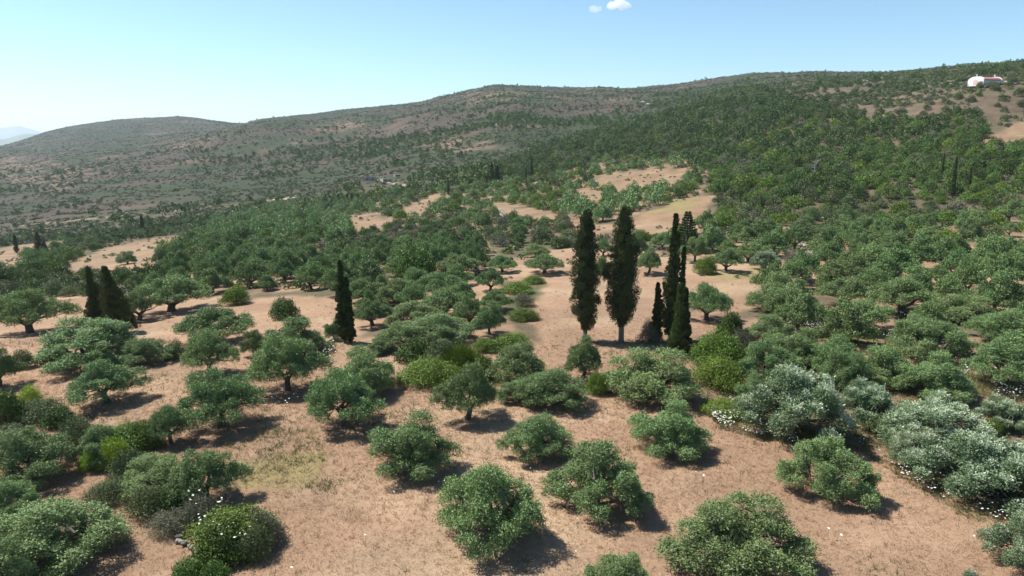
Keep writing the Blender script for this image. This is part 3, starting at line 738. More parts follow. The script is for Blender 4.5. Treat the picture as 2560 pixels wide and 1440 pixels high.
 ('round', 835, 795, 850, 60, 'small olive left of the lone cypress', 3),
 ('spread', 1090, 685, 740, 150, 'olive at the far right of the central rows beside the clearing', 0),
 ('round', 990, 695, 755, 120, 'grey green olive behind the central rows', 2),
 ('spread', 910, 700, 755, 120, 'flat olive right behind the lone cypress', 3),
 ('spread', 1145, 640, 688, 115, 'dark crowned olive with visible trunk beyond the central rows', 1),
 ('spread', 1255, 642, 680, 85, 'pale flat olive above the small neat one', 0),
 ('spread', 1360, 640, 683, 110, 'wide olive at the upper left edge of the clearing', 2),
 ('round', 1340, 608, 642, 70, 'round olive above the clearing', 4),
 ('spread', 1815, 628, 678, 85, 'olive on the far side of the clearing, left of the silvery one', 1),
 ('silver', 1915, 625, 672, 75, 'little silvery olive on the far side of the clearing', 2),
 ('grey', 1985, 622, 665, 62, 'grey leafless looking tree right of the little silvery olive', 2),
 ('spread', 1870, 610, 655, 90, 'green olive with trunk behind the little silvery one', 3),
 ('vase', 1620, 625, 685, 80, 'olive glimpsed between the tall cypresses', 0),
 ('oak', 1505, 640, 690, 40, 'leafy green tree glimpsed between the first two cypresses', 0),
 ('spread', 1592, 598, 652, 62, 'small olive seen between the two broad cypresses and the black one', 1),
 ('vase', 1738, 598, 655, 78, 'olive under the ragged dark fir', 2),
 ('mastic', 1762, 640, 688, 62, 'dark green bush at the back right of the clearing', 0),
 ('spread', 1508, 602, 640, 58, 'small olive at the back of the clearing behind the first two cypresses', 3),
 ('oak', 1400, 590, 622, 66, 'dark bush at the upper end of the clearing left of the cypresses', 2),
 ('spread', 1655, 585, 622, 66, 'olive on the bank behind the black cypress', 0),
 ('brush', 1790, 575, 612, 66, 'brown bush on the bank right of the fir', 1),
 ('mastic', 1600, 572, 604, 60, 'low green bush on the bank between the fields', 2),
 ('round', 318, 627, 660, 56, 'round olive alone in the far left field', 1),
]
for h in HAND:
    g = G1 if h[0] in OL else None
    plant(*h[:6], var=h[6], group=g)

# ------------------------------------------------------------------ cypresses
CY = [  # x, top, foot, width, shape, bare, material, lean of the top (px), label
 (1462, 528, 852, 68, 'column', .08, 'cypress', 0, 'tall full cypress, leftmost of the tall central group, with bare pale trunk foot'),
 (1552, 522, 856, 82, 'column', .12, 'cypress', 0, 'broadest tall cypress with bare trunk foot, second of the central group'),
 (1674, 538, 852, 46, 'thin', .04, 'cypress', 0, 'tallest black cypress behind the green cone in the central group'),
 (1640, 710, 855, 38, 'cone', .02, 'cypress', -1, 'short pointed black cypress in the central group'),
 (1690, 712, 886, 54, 'cone', .01, 'cypress_green', 5, 'green lit cone shaped cypress nearest the camera in the central group'),
 (1710, 724, 892, 38, 'cone', .01, 'cypress', -2, 'dark cone pressed against the right side of the green cypress'),
 (1700, 620, 850, 20, 'thin', .02, 'cypress_green', 0, 'narrow greenish spire rising behind the green cypress cone'),
 (862, 655, 856, 34, 'thin', .03, 'cypress', -3, 'taller spire of the lone pair of cypresses left of centre'),
 (878, 698, 858, 30, 'thin', .03, 'cypress', -6, 'shorter spire of the lone pair of cypresses left of centre'),
 (243, 670, 808, 46, 'cone', .01, 'cypress', -8, 'narrow left spire of the dark cypress clump on the left'),
 (268, 738, 812, 44, 'cone', .01, 'cypress', 0, 'low middle one of the dark cypress clump on the left'),
 (304, 670, 832, 84, 'cone', .01, 'cypress', -22, 'widest leaning cone of the dark cypress clump on the left')]
for i, (x, yt, yf, w, shp, bare, mt, lean, lab) in enumerate(CY):
    p = hit(x, yf); _, _, dep = project(*p); width = w * dep / F; hh = CZ + slope_of(yt) * p[1] - p[2]
    tm, cm, _ = cypress_meshes(900 + i, hh, width / 2 * 1.0, int(12000 + 30000 * min(1, hh * width / 30)), .12, M[mt], bare, shp, lean=lean * dep / F)
    o = thing('cypress_tree', lab, 'cypress', p, 0, (1, 1, 1), 'cypresses standing over the grove')
    link('trunk', tm, o); link('crown', cm, o); placed.append((p[0], p[1], width / 2))
tm, cm, cd = cypress_meshes(950, 9, 1.1, 1800, .42, M['cypress'], .02, 'thin'); cyfar = merged('cypress_far', [(cd[0], cd[1], np.repeat(cd[2], 4)), (cd[3], cd[4], None)], [M['cypress'], M['bark']])
CYF = [(42, 588, 632, 12, 'far cypress standing alone at the left edge'), (98, 582, 628, 20, 'far left cypress beside two lower ones'), (112, 605, 633, 18, 'lowest of the far left cypress cluster'),
 (357, 540, 582, 12, 'far cypress alone above the left field'), (1121, 447, 488, 6, 'hair thin cypress near the ruined farm track'), (1230, 408, 458, 12, 'left one of the far dark cypress clump'),
 (1243, 415, 455, 18, 'stout one of the far dark cypress clump'), (1329, 392, 442, 7, 'tall thin cypress at the foot of the wooded hill'), (1315, 420, 450, 5, 'little cypress beside the tall thin one'),
 (2380, 395, 495, 11, 'tall cypress rising from the right wood'), (2422, 420, 475, 7, 'shorter cypress right of the tall one in the wood'), (2284, 408, 430, 6, 'small cypress at the middle of the right wood'),
 (2504, 363, 400, 6, 'cypress below the tan slope at the right'), (2355, 385, 440, 6, 'thin cypress left of the tall one in the wood'), (1198, 448, 462, 4, 'tiny cypress left of the far clump'), (1217, 446, 462, 4, 'tiny cypress beside the far clump'),
 (868, 486, 505, 7, 'leftmost of the distant cypress row'), (880, 484, 504, 8, 'second of the distant cypress row'), (893, 486, 503, 6, 'third of the distant cypress row'), (846, 486, 506, 10, 'broad one beside the distant cypress row')]
for i, (x, yt, yf, w, lab) in enumerate(CYF):
    p = hit(x, yf); _, _, dep = project(*p); width = w * dep / F; hh = CZ + slope_of(yt) * p[1] - p[2]
    o = link('cypress_tree', cyfar); o.location = p; o.scale = (width / 2.2, width / 2.2, hh / 9); o.rotation_euler[2] = i
    tag(o, lab, 'cypress', 'distant cypresses'); placed.append((p[0], p[1], width / 2))
# dark fir shaped tree beside the tall cypresses
r = np.random.default_rng(77); p = hit(1716, 625); _, _, dep = project(*p); w = 55 * dep / F; hh = CZ + slope_of(528) * p[1] - p[2]
n = 6500; tq = np.floor(r.random(n) ** 1.1 * 13); th = r.integers(0, 6, n) * 1.047 + tq * 1.9 + r.normal(size=n) * .13; t = (tq + .5 + r.normal(size=n) * .16) / 13.3; t = np.clip(t, .02, 1)
q = w / 2 * (1.04 - t) ** .75 * r.random(n) ** .5 * (.7 + .6 * vnoise(tq * 3.1, th * 2, 5)); P = np.stack([q * np.cos(th), q * np.sin(th), hh * (.1 + .9 * t) + q * .25], 1)
A = np.stack([np.cos(th), np.sin(th), .5 + 0 * t], 1) + r.normal(size=(n, 3)) * .3
v, f = cards(P, A, np.full(n, .3), np.full(n, .05), r)
o = thing('fir_tree', 'dark ragged conifer just behind the tall cypresses on the right', 'tree', p)
tv, tf = tube([[0, 0, -.2], [0, 0, hh * .5], [0, 0, hh * .97]], [.2, .12, .03], 6)
link('trunk', build('fir_trunk', tv, [tf], [M['bark']]), o); link('crown', build('fir_crown', v, [f], [M['cypress']], np.repeat(r.random(n), 4)), o)

# ------------------------------------------------------------------ scattered vegetation by zone
ZONES = [ # polygon, spacing (m), kinds with weights, size range (m wide), label per kind, group
 ('rows_right', [(1860,745),(2000,690),(2085,690),(2050,640),(2060,590),(2250,585),(2330,640),(2470,665),(2640,660),(2640,1000),(2560,950),(2400,900),(2380,1000),(2250,960),(1900,900),(1860,860)], 4.3, [('olive', 1)], (4.6, 6.4), 'olive rows on the right'),
 ('rows_centre', [(470,700),(560,660),(700,640),(880,640),(1090,620),(1200,640),(1190,720),(1170,830),(1000,850),(900,830),(900,745),(640,745),(540,735),(380,745),(330,720),(380,700)], 4.2, [('olive', .95), ('oak', .05)], (4.2, 6.0), 'olive rows in the middle of the valley'),
 ('scrub_left', [(-60,690),(200,690),(380,690),(330,720),(200,750),(60,735),(-60,740)], 4.0, [('brush', .6), ('oak', .4)], (3.2, 5.5), 'bushes left of the cypress clump'),
 ('grove_mid', [(380,690),(400,640),(480,600),(520,560),(700,520),(860,520),(880,600),(760,640),(560,660),(470,700)], 4.6, [('olive', .7), ('mastic', .15), ('oak', .15)], (3.6, 5.5), 'olives above the left field'),
 ('scrub_centre', [(700,560),(860,590),(1000,560),(1200,540),(1450,560),(1450,610),(1250,620),(1090,620),(880,650),(760,640)], 4.2, [('brush', .38), ('oak', .3), ('grey', .2), ('olive', .12)], (2.6, 4.6), 'scrub between the central rows and the upper fields'),
 ('olive_line', [(1200,548),(1400,560),(1400,590),(1280,590),(1200,575)], 4.4, [('olive', 1)], (4.5, 6), 'olive row below the upper field'),
 ('upper_line', [(1420,540),(1600,500),(1660,480),(1660,510),(1560,545),(1430,572)], 4.2, [('olive', 1)], (4.5, 6.2), 'olive row between the upper fields'),
 ('upper_mix', [(600,520),(800,495),(1000,480),(1120,480),(1240,500),(1240,545),(1100,560),(860,540),(700,560)], 4.6, [('olive', .3), ('mastic', .4), ('brush', .3)], (3.4, 5.6), 'bushes and olives above the central scrub'),
 ('upper_fields', [(1120,490),(1200,455),(1420,440),(1480,400),(1700,400),(1770,440),(1700,500),(1460,560),(1250,510)], 5.2, [('olive', .35), ('mastic', .4), ('oak', .25)], (3.2, 5.8), 'bushes round the upper fields'),
 ('belt_right', [(1700,600),(1800,560),(2050,560),(2560,540),(2640,560),(2640,600),(2320,620),(2060,610),(1900,650),(1720,640)], 4.3, [('olive', .6), ('mastic', .2), ('brush', .2)], (4.0, 6.2), 'olives at the foot of the wooded hill'),
 ('belt_scrub', [(1780,490),(1900,520),(2200,500),(2640,500),(2640,560),(2050,575),(1780,600),(1720,580)], 3.8, [('brush', .45), ('mastic', .35), ('grey', .1), ('oak', .1)], (3.0, 5.2), 'scrub at the foot of the wooded hill'),
 ('wood', [(1260,430),(1340,375),(1480,335),(1700,262),(1840,225),(1960,240),(2060,270),(2140,300),(2300,300),(2430,280),(2470,330),(2430,370),(2640,370),(2640,500),(2200,510),(1900,525),(1780,495),(1780,430),(1600,410),(1450,420),(1280,450)], 4.0, [('oak', .62), ('mastic', .2), ('brush', .13), ('grey', .05)], (3.6, 6.6), 'trees of the wood on the right hillside'),
 ('plateau', [(1830,225),(2000,180),(2640,120),(2640,370),(2430,280),(2300,300),(2140,300)], 6.0, [('oak', .45), ('brush', .35), ('grey', .2)], (2.6, 5.4), 'bushes on the stony upper slope'),
 ('valley_left', [(-60,606),(200,590),(420,565),(600,535),(520,570),(400,590),(240,625),(150,690),(-60,690)], 5.2, [('oak', .4), ('mastic', .25), ('brush', .15), ('olive', .2)], (3.2, 5.5), 'bushes round the far left field'),
]
KLAB = {'olive': ('olive_tree', 'olive tree', 'grey green olive'), 'oak': ('evergreen_tree', 'tree', 'dark evergreen tree'), 'mastic': ('mastic_bush', 'bush', 'fresh green bush'),
        'brush': ('scrub_bush', 'bush', 'brownish scrub bush'), 'grey': ('dry_bush', 'bush', 'grey dry bush')}
WHERE = {'rows_right': 'in the dense rows on the right', 'rows_centre': 'in the dense rows in the middle of the valley', 'scrub_left': 'left of the dark cypress clump', 'grove_mid': 'just above the far left field',
 'scrub_centre': 'in the scrub between the central rows and upper fields', 'olive_line': 'in the row below the upper field', 'upper_line': 'in the row between the two upper fields', 'upper_mix': 'above the central scrub',
 'upper_fields': 'round the small upper fields', 'belt_right': 'at the foot of the wooded hill', 'belt_scrub': 'in the scrub belt under the wood', 'wood': 'in the dense wood on the right hillside',
 'plateau': 'on the stony upper slope at the right', 'valley_left': 'round the far left fields'}
NCAND = 60000
cy = 55 * (430 / 55) ** (np.sqrt(rng.random(NCAND))); cy = np.sqrt(rng.random(NCAND) * (430 ** 2 - 52 ** 2) + 52 ** 2)
cx = (rng.random(NCAND) * 2 - 1) * .86 * cy; czz = height(cx, cy); cpx, cpy, cdep = project(cx, cy, czz)
infield = np.zeros(NCAND, bool)
for i, pl in enumerate(FIELDS):
    if i == 0: pass
    infield |= inpoly(cpx, cpy, pl)
grid = {}
def gkey(x, y): return (int(x // 8), int(y // 8))
def gadd(x, y, r_): grid.setdefault(gkey(x, y), []).append((x, y, r_))
def gclear(x, y, r_, k=.5):
    a, b = gkey(x, y)
    for i in (-1, 0, 1):
        for j in (-1, 0, 1):
            for (X, Y, R_) in grid.get((a + i, b + j), ()):
                if (X - x) ** 2 + (Y - y) ** 2 < (k * (R_ + r_)) ** 2: return False
    return True
for x, y, r_ in placed: gadd(x, y, r_)
zi = np.full(NCAND, -1)
for i, z in reversed(list(enumerate(ZONES))): zi[inpoly(cpx, cpy, z[1])] = i
cand = []; prng = np.random.default_rng(5)
hand_px = [(h[1], h[2], h[3], h[4]) for h in HAND]
for i in range(NCAND):
    if zi[i] < 0 or infield[i]: continue
    nm, _, spc, kinds, size, grp = ZONES[zi[i]]
    nrm = prng.random(); wsz = (size[0] + (size[1] - size[0]) * prng.random() ** 1.3) * (.72 if prng.random() < .2 else 1)
    kk = kinds[-1][0]; acc = 0
    for k_, w_ in kinds:
        acc += w_
        if nrm < acc: kk = k_; break
    dens = {'wood': .74, 'rows_right': .92, 'rows_centre': .95, 'upper_mix': 1.3, 'upper_fields': 1.25, 'grove_mid': 1.12, 'scrub_centre': 1.15, 'valley_left': 1.2, 'belt_right': 1.08}.get(nm, 1.0)
    if not gclear(cx[i], cy[i], wsz / 2, dens * (1 if nm != 'plateau' else 1.25 + 1.3 * vnoise(cx[i] / 20, cy[i] / 20, 4))): continue
    gadd(cx[i], cy[i], wsz / 2); cand.append((cy[i], cx[i], czz[i], nm, kk, wsz, cpx[i], cpy[i], grp))
LM = [('the ragged dark fir', 1716, 600), ('the first tall cypress', 1462, 600), ('the lone cypress pair', 870, 700), ('the left cypress clump', 275, 700), ('the far left field', 230, 665), ('the far field cypress', 357, 560),
 ('the left edge cypress', 42, 610), ('the ruined farm', 950, 455), ('the hair thin cypress', 1121, 470), ('the stout far cypress', 1243, 440), ('the hill foot cypress', 1329, 420), ('the upper tan field', 1340, 530),
 ('the topmost tan field', 1600, 445), ('the slanting pale field', 1680, 530), ('the low grey outcrop', 1443, 383), ('the pale hillside boulder', 1636, 328), ('the ridge rock', 1676, 292), ('the bleached dead tree', 2034, 430),
 ('the tall wood cypress', 2380, 450), ('the small wood cypress', 2284, 420), ('the white chapel', 2462, 200), ('the tan slope', 2510, 340), ('the slanting slab', 2120, 268), ('the right edge field', 2480, 635), ('the black trunked olive', 2255, 745),
 ('the little silvery olive', 1915, 650), ('the largest flower drift', 2050, 800), ('the biggest silver olive', 1985, 960), ('the neat small olive', 1227, 700), ('the yellow green dome', 590, 735), ('the umbrella shaped olive', 430, 740),
 ('the brown hollowed olive', 1110, 760), ('the flat pale olive', 1255, 660), ('the round field olive', 318, 640), ('the far cypress row', 868, 495), ('the small bare patch', 930, 555), ('the reddish bare patch', 1060, 515)]
ORD = ['', 'second', 'third', 'fourth', 'fifth', 'sixth', 'seventh', 'eighth', 'ninth', 'tenth', 'eleventh', 'twelfth', 'thirteenth', 'fourteenth', 'fifteenth', 'sixteenth', 'seventeenth', 'eighteenth', 'nineteenth', 'twentieth'] + ['twenty ' + w for w in ('first', 'second', 'third', 'fourth', 'fifth', 'sixth', 'seventh', 'eighth', 'ninth')] + ['thirtieth'] + ['thirty ' + w for w in ('first', 'second', 'third', 'fourth', 'fifth', 'sixth', 'seventh', 'eighth', 'ninth')]
pend = {}
def later(o, kl, qx, qy):
    d = [math.hypot(qx - a, 1.7 * (qy - b)) for _, a, b in LM]; k = int(np.argmin(d)); nm_, a, b = LM[k]
    rel = ('left of' if qx < a else 'right of') if abs(qx - a) > 1.7 * abs(qy - b) else ('beyond' if qy < b else 'below')
    pend.setdefault((kl, rel, nm_), []).append((d[k], o.name, o))
def finish_labels():
    for (kl, rel, nm_), l in pend.items():
        l.sort()
        for i, (_, _, o) in enumerate(l):
            o['label'] = '%s %s %s%s' % (kl, rel, nm_, ', nearest to it' if i == 0 and len(l) > 1 else '' if i == 0 else ', ' + (ORD[i] if i < len(ORD) else 'one of the farthest') + ' nearest')
cand.sort(); counts = {}
stuffv = {}
def stuff_add(key, me_far, x, y, z, s, sz, rot):
    stuffv.setdefault(key, []).append((me_far, x, y, z, s, sz, rot))
HR = {'olive': .72, 'oak': .66, 'mastic': .55, 'brush': .55, 'grey': .5}
for (Y, X, Z, nm, kk, wsz, qx_, qy_, grp) in cand:
    name, cat, kl = KLAB[kk]; rot = prng.uniform(0, 6.28); big = prng.uniform(.85, 1.2)
    cnt = counts.get(kk, 0) + (len([h for h in HAND if h[0] in OL]) if kk == 'olive' and kk not in counts else 0)
    vis = -30 < qx_ < 2590
    h = wsz * HR[kk] * big
    if cnt < 300 and vis:
        counts[kk] = cnt + 1; lab = kl + ' ' + WHERE[nm]
        if kk == 'olive':
            if Y < 150:
                tm, cm, H_, R_ = mid_o[prng.integers(len(mid_o))]
                o = thing(name, lab, cat, (X, Y, Z), rot, (wsz / 2 / R_, wsz / 2 / R_, h / H_), grp + ' (olives)')
                link('trunk', tm, o); link('crown', cm, o); later(o, kl, qx_, qy_)
            else:
                me, H_, R_ = far_o[prng.integers(len(far_o))]
                o = link(name, me); o.location = (X, Y, Z); o.rotation_euler[2] = rot; o.scale = (wsz / 2 / R_, wsz / 2 / R_, h / H_); tag(o, lab, cat, grp + ' (olives)'); later(o, kl, qx_, qy_)
        else:
            if Y < 110:
                me = BU[kk][prng.integers(3)][0]
            else: me = BU[kk + '_far'][prng.integers(4)]
            o = link(name, me); o.location = (X, Y, Z); o.rotation_euler[2] = rot; o.scale = (wsz / 3.6, wsz / 3.6, h / 1.8); tag(o, lab, cat, grp + ' (' + kk + ')'); later(o, kl, qx_, qy_)
    else:
        stuff_add(kk, None, X, Y, Z, wsz, h, rot)

finish_labels()
# ---- everything beyond: one mass per kind of cover, built of small leaf clumps
FARV = {}
for kk, mat in (('oak', 'oak'), ('mastic', 'mastic'), ('brush', 'brush'), ('grey', 'grey'), ('olive', 'olive')):
    FARV[kk] = []
    for i in range(5):
        me, d = bush_mesh(1000 + i, 640, .125, M[mat], H=1, Rw=1, npuf=11, name='tmp', wide=.42); bpy.data.meshes.remove(me); FARV[kk].append((d[0], d[1], d[2]))
TINY = {}
for i in range(5):
    me, d = bush_mesh(1100 + i, 90, .30, M['oak'], H=1, Rw=1, npuf=6, name='tmp', wide=.5); bpy.data.meshes.remove(me); TINY[i] = (d[0], d[1], d[2])
def mass(name, items, mat, lab, cat):
    """items: (shape(v,f,t), x, y, z, width, height, rot, tint)"""
    V = []; Fc = []; T = []; n = 0
    for (shape, x, y, z, w, h, rot, dt) in items:
        v, f, t = shape; c, s = math.cos(rot), math.sin(rot)
        q = np.empty_like(v); q[:, 0] = (v[:, 0] * c - v[:, 1] * s) * w / 2 + x; q[:, 1] = (v[:, 0] * s + v[:, 1] * c) * w / 2 + y; q[:, 2] = v[:, 2] * h + z - .05
        V.append(q); Fc.append(f + n); n += len(v); T.append(np.repeat(np.clip(t * .6 + dt, 0, 1), 4))
    o = link(name, build(name, np.concatenate(V), [np.concatenate(Fc)], [mat], np.concatenate(T)))
    return tag(o, lab, cat, kind='stuff')
items = {k: [] for k in FARV}
for kk, lst in stuffv.items():
    for (_, x, y, z, w, h, rot) in lst:
        items[kk].append((FARV[kk][prng.integers(5)], x, y, z, w, h, rot, prng.uniform(0, .45)))
# distant slopes
NF = 90000
fy = np.sqrt(rng.random(NF) * (2100 ** 2 - 330 ** 2) + 330 ** 2); fy = np.where(rng.random(NF) < .35, 330 + rng.random(NF) ** 1.2 * 500, fy)
fx = (rng.random(NF) * 2 - 1) * .82 * fy; fz = height(fx, fy); fpx, fpy, _ = project(fx, fy, fz)
wood = inpoly(fpx, fpy, ZONES[11][1]) & (fy < 520)
near_farm = inpoly(fpx, fpy, [(895, 438), (1015, 428), (1020, 475), (895, 478)])
dn = fbm(fx / 55, fy / 40, 90, 4); dn2 = fbm(fx / 160 + 3, fy / 120, 95, 3)
lf = np.clip((fpx - 300) / 900, 0, 1)     # greener towards the middle and right hills
prob = np.clip((dn - .44) * 3.2, .04, 1) * (.30 + .70 * lf) * np.clip(.35 + (dn2 - .35) * 2.2, .1, 1)
prob = prob * np.where((fy < 620) & (fpx < 620), .25, 1)
prob = np.where((fpx > 1850) & (fy < 700) & ~wood, prob * .3, prob)
prob = np.where(wood, 1.0, prob)
for pl in FIELDS[1:] : prob = np.where(inpoly(fpx, fpy, pl), 0, prob)
for pl in SCRUBPATCH: prob = np.where(inpoly(fpx, fpy, pl), prob * .8, prob)
prob = np.where(near_farm, prob * .15, prob)
keep = rng.random(NF) < prob
tiny = []
for i in np.nonzero(keep)[0]:
    if fy[i] < 430 and zi is not None and fpx[i] > 1240 and not gclear(fx[i], fy[i], 2.3, .75): continue
    w = (rng.uniform(2.2, 5.2) if not wood[i] else rng.uniform(3.2, 6)) * (1 - .25 * (fy[i] > 900)); h = w * rng.uniform(.45, .8)
    if wood[i]: gadd(fx[i], fy[i], w / 2)
    u = rng.random()
    kk = 'oak' if u < .6 else 'brush' if u < .85 else 'mastic'
    if fy[i] < 480 and fpx[i] > 1250: items[kk].append((FARV[kk][rng.integers(5)], fx[i], fy[i], fz[i], w * 1.15, h * 1.15, rng.uniform(0, 6), rng.uniform(0, .4)))
    else: tiny.append((TINY[int(rng.integers(5))], fx[i], fy[i], fz[i], w, h, rng.uniform(0, 6), rng.uniform(0, .45)))
mass('distant_scrub', tiny, M['oak'], 'dark shrubs dotting the distant slopes', 'scrub')
# low heath carpet between them
NH = 85000
hy = 300 + rng.random(NH) ** 1.3 * 1700; hx = (rng.random(NH) * 2 - 1) * .8 * hy; hz = height(hx, hy); hpx, hpy, _ = project(hx, hy, hz)
ok = (fbm(hx / 25, hy / 18, 123, 3) > .40) & (rng.random(NH) < .75)
for pl in FIELDS[1:]: ok &= ~inpoly(hpx, hpy, pl)
heath = [(TINY[int(rng.integers(5))], hx[i], hy[i], hz[i], rng.uniform(1.6, 3.4) * (1 + .3 * (hy[i] > 900)), rng.uniform(.5, 1.1), rng.uniform(0, 6), rng.uniform(0, .5)) for i in np.nonzero(ok)[0]]
mass('heath', heath, M['brush'], 'low brownish heath covering the distant slopes', 'heath')
# undergrowth between the nearer bushes
NU2 = 26000
uy = np.sqrt(rng.random(NU2) * (330 ** 2 - 90 ** 2) + 90 ** 2); ux = (rng.random(NU2) * 2 - 1) * .8 * uy; uz = height(ux, uy); upx, upy, _ = project(ux, uy, uz)
ok = np.ones(NU2, bool)
for pl in FIELDS: ok &= ~inpoly(upx, upy, pl)
ok &= (rng.random(NU2) < .6) & (fbm(ux / 8, uy / 8, 140, 3) > .5)
for i in np.nonzero(ok)[0]:
    kk = 'brush' if rng.random() < .6 else 'grey' if rng.random() < .45 else 'mastic'
    w = rng.uniform(.9, 2.2); items[kk].append((TINY[int(rng.integers(5))], ux[i], uy[i], uz[i], w, w * .5, rng.uniform(0, 6), rng.uniform(0, .5)))
SL = {'oak': ('evergreen_wood', 'evergreen trees of the far wooded slope that merge into one canopy', 'wood'), 'mastic': ('green_undergrowth', 'fresh green undergrowth filling in between the bushes', 'undergrowth'),
      'brush': ('brown_undergrowth', 'brownish green undergrowth filling in between the bushes', 'undergrowth'), 'grey': ('dry_undergrowth', 'grey dry undergrowth between the bushes', 'undergrowth'), 'olive': ('olive_wood', 'farther olives merging into one grey green mass', 'wood')}
for kk in items:
    if items[kk]: mass(SL[kk][0], items[kk], M[kk], SL[kk][1], SL[kk][2])

wd_ = []
NW = 9000; wy = np.sqrt(rng.random(NW) * (420 ** 2 - 90 ** 2) + 90 ** 2); wx = (rng.random(NW) * 2 - 1) * .8 * wy; wz = height(wx, wy); wpx, wpy, _ = project(wx, wy, wz)
okw = np.zeros(NW, bool)
for pl in FIELDS[1:]: okw |= inpoly(wpx, wpy, pl)
for i in np.nonzero(okw & (fbm(wx / 10, wy / 10, 150, 3) > .52))[0]:
    w = rng.uniform(.35, 1.3) * (1.6 if rng.random() < .12 else 1); wd_.append((TINY[int(rng.integers(5))], wx[i], wy[i], wz[i], w, w * .45, rng.uniform(0, 6), rng.uniform(0, .5)))
mass('weeds', wd_, M['brush'], 'small weeds and seedlings speckling the upper fields', 'weeds')
# ------------------------------------------------------------------ dry grass, herbs, flowers
def blades(name, X, Y, Z, nb, hgt, wid, mat, lab, cat, lean=.8, seed=1):
    r = np.random.default_rng(seed); n = len(X); k = n * nb
    P = np.repeat(np.stack([X, Y, Z], 1), nb, 0) + np.concatenate([r.normal(size=(k, 2)) * .07, np.zeros((k, 1))], 1)
    A = np.concatenate([r.normal(size=(k, 2)) * lean + np.array([.15, -.05]), np.ones((k, 1))], 1); A = unit(A)
    s = unit(np.cross(A, r.normal(size=(k, 3)))); h = (np.repeat(hgt, nb) * r.uniform(.5, 1.3, k))[:, None]; w = np.repeat(wid, nb)[:, None]
    v = np.stack([P - s * w, P + s * w, P + A * h], 1).reshape(-1, 3); t = np.repeat(np.clip(np.repeat(vnoise(X / 2, Y / 2, 8), nb) * .8 + r.normal(size=k) * .2, 0, 1), 3)
    o = link(name, build(name, v, [np.arange(3 * k).reshape(-1, 3)], [mat], t)); return tag(o, lab, cat, kind='stuff')
NG = 120000
gy = np.sqrt(rng.random(NG) * (92 ** 2 - 22 ** 2) + 22 ** 2); gy = np.where(rng.random(NG) < .3, 22 + (gy - 22) * .45, gy); gx = (rng.random(NG) * 2 - 1) * .80 * gy; gz = height(gx, gy); gpx, gpy, _ = project(gx, gy, gz)
ok = inpoly(gpx, gpy, FIELDS[0]) | inpoly(gpx, gpy, FIELDS[3]) | inpoly(gpx, gpy, FIELDS[13])
ok &= (fbm(gx / 4, gy / 4, 200, 4) > .30) & (rng.random(NG) < np.clip((92 - gy) / 35, 0, 1))
gg_ = inpoly(gpx + (fbm(gx / 2.5, gy / 2.5, 301, 3) - .5) * 320, gpy + (fbm(gx / 2.5, gy / 2.5, 302, 3) - .5) * 160, GREENGRASS[2]) & (rng.random(NG) < .5) | (~ok & (gpy > 850) & (rng.random(NG) < .3))
a = ok & ~gg_
blades('dry_grass', gx[a], gy[a], gz[a], 4, .15 * np.clip((92 - gy[a]) / 45, .2, 1), .006 + gy[a] * .00014, M['grass'], 'tan dry grass of the grove floor', 'grass', seed=2)
fl_ = np.zeros(NG, bool)
for pl, dn_, _h in FLOWERS:
    if dn_ >= 4: fl_ |= inpoly(gpx, gpy, pl)
fl_ |= inpoly(gpx, gpy, GREENGRASS[4]) | inpoly(gpx, gpy, GREENGRASS[3])
hb = fl_ | gg_ | (ok & (rng.random(NG) < .02))
NH2 = 16000
blades('green_herbs', gx[hb], gy[hb], gz[hb], 5, np.full(hb.sum(), .35), .007 + gy[hb] * .00016, M['herb'], 'greenish herbs among the dry grass', 'herbs', seed=3)
# white umbels on stalks
fl = Col(); stv = Col(); r = np.random.default_rng(99)
FX = []
for poly, dens, hgt in FLOWERS:
    pa = np.array(poly); lo = pa.min(0); hi = pa.max(0); want = 0
    cs = [hit(min(max(x, -100), 2660), min(y, 1440)) for x, y in [(lo[0], lo[1]), (hi[0], lo[1]), (lo[0], hi[1]), (hi[0], hi[1])]]
    x0, x1 = min(c[0] for c in cs), max(c[0] for c in cs); y0, y1 = min(c[1] for c in cs), max(c[1] for c in cs)
    nn = int((x1 - x0) * (y1 - y0) * dens * 1.8) + 1
    X = r.uniform(x0, x1, nn); Y = r.uniform(y0, y1, nn); Z = height(X, Y); a_, b_, _ = project(X, Y, Z)
    k = inpoly(a_, b_, poly) & ((vnoise(X / 1.3, Y / 1.3, 6) > .42) | (dens < 1))
    for x, y, z in zip(X[k], Y[k], Z[k]): FX.append((x, y, z + r.uniform(.5, 1.15) * max(hgt, .5) * 1.1, z))
FX = np.array(FX); n = len(FX); th = np.linspace(0, 2 * math.pi, 7, endpoint=False)
rad = r.uniform(.024, .062, n) * (1 + np.clip(FX[:, 1] - 40, 0, 200) * .004)
tilt = r.normal(size=(n, 2)) * .25
ring = np.stack([FX[:, 0, None] + rad[:, None] * np.cos(th), FX[:, 1, None] + rad[:, None] * np.sin(th), FX[:, 2, None] + rad[:, None] * (tilt[:, :1] * np.cos(th) + tilt[:, 1:] * np.sin(th))], -1)
top = np.stack([FX[:, 0], FX[:, 1], FX[:, 2] + rad * .3], -1)[:, None]; vv = np.concatenate([ring, top], 1).reshape(-1, 3)
b0 = np.arange(n)[:, None] * 8; ff = np.concatenate([np.stack([b0[:, 0] + i, b0[:, 0] + (i + 1) % 7, b0[:, 0] + 7], -1) for i in range(7)])
sv = np.stack([FX[:, [0, 1, 3]] + [-.008, 0, 0], FX[:, [0, 1, 3]] + [.008, 0, 0], FX[:, :3] + [.004, 0, 0], FX[:, :3] + [-.004, 0, 0]], 1).reshape(-1, 3)
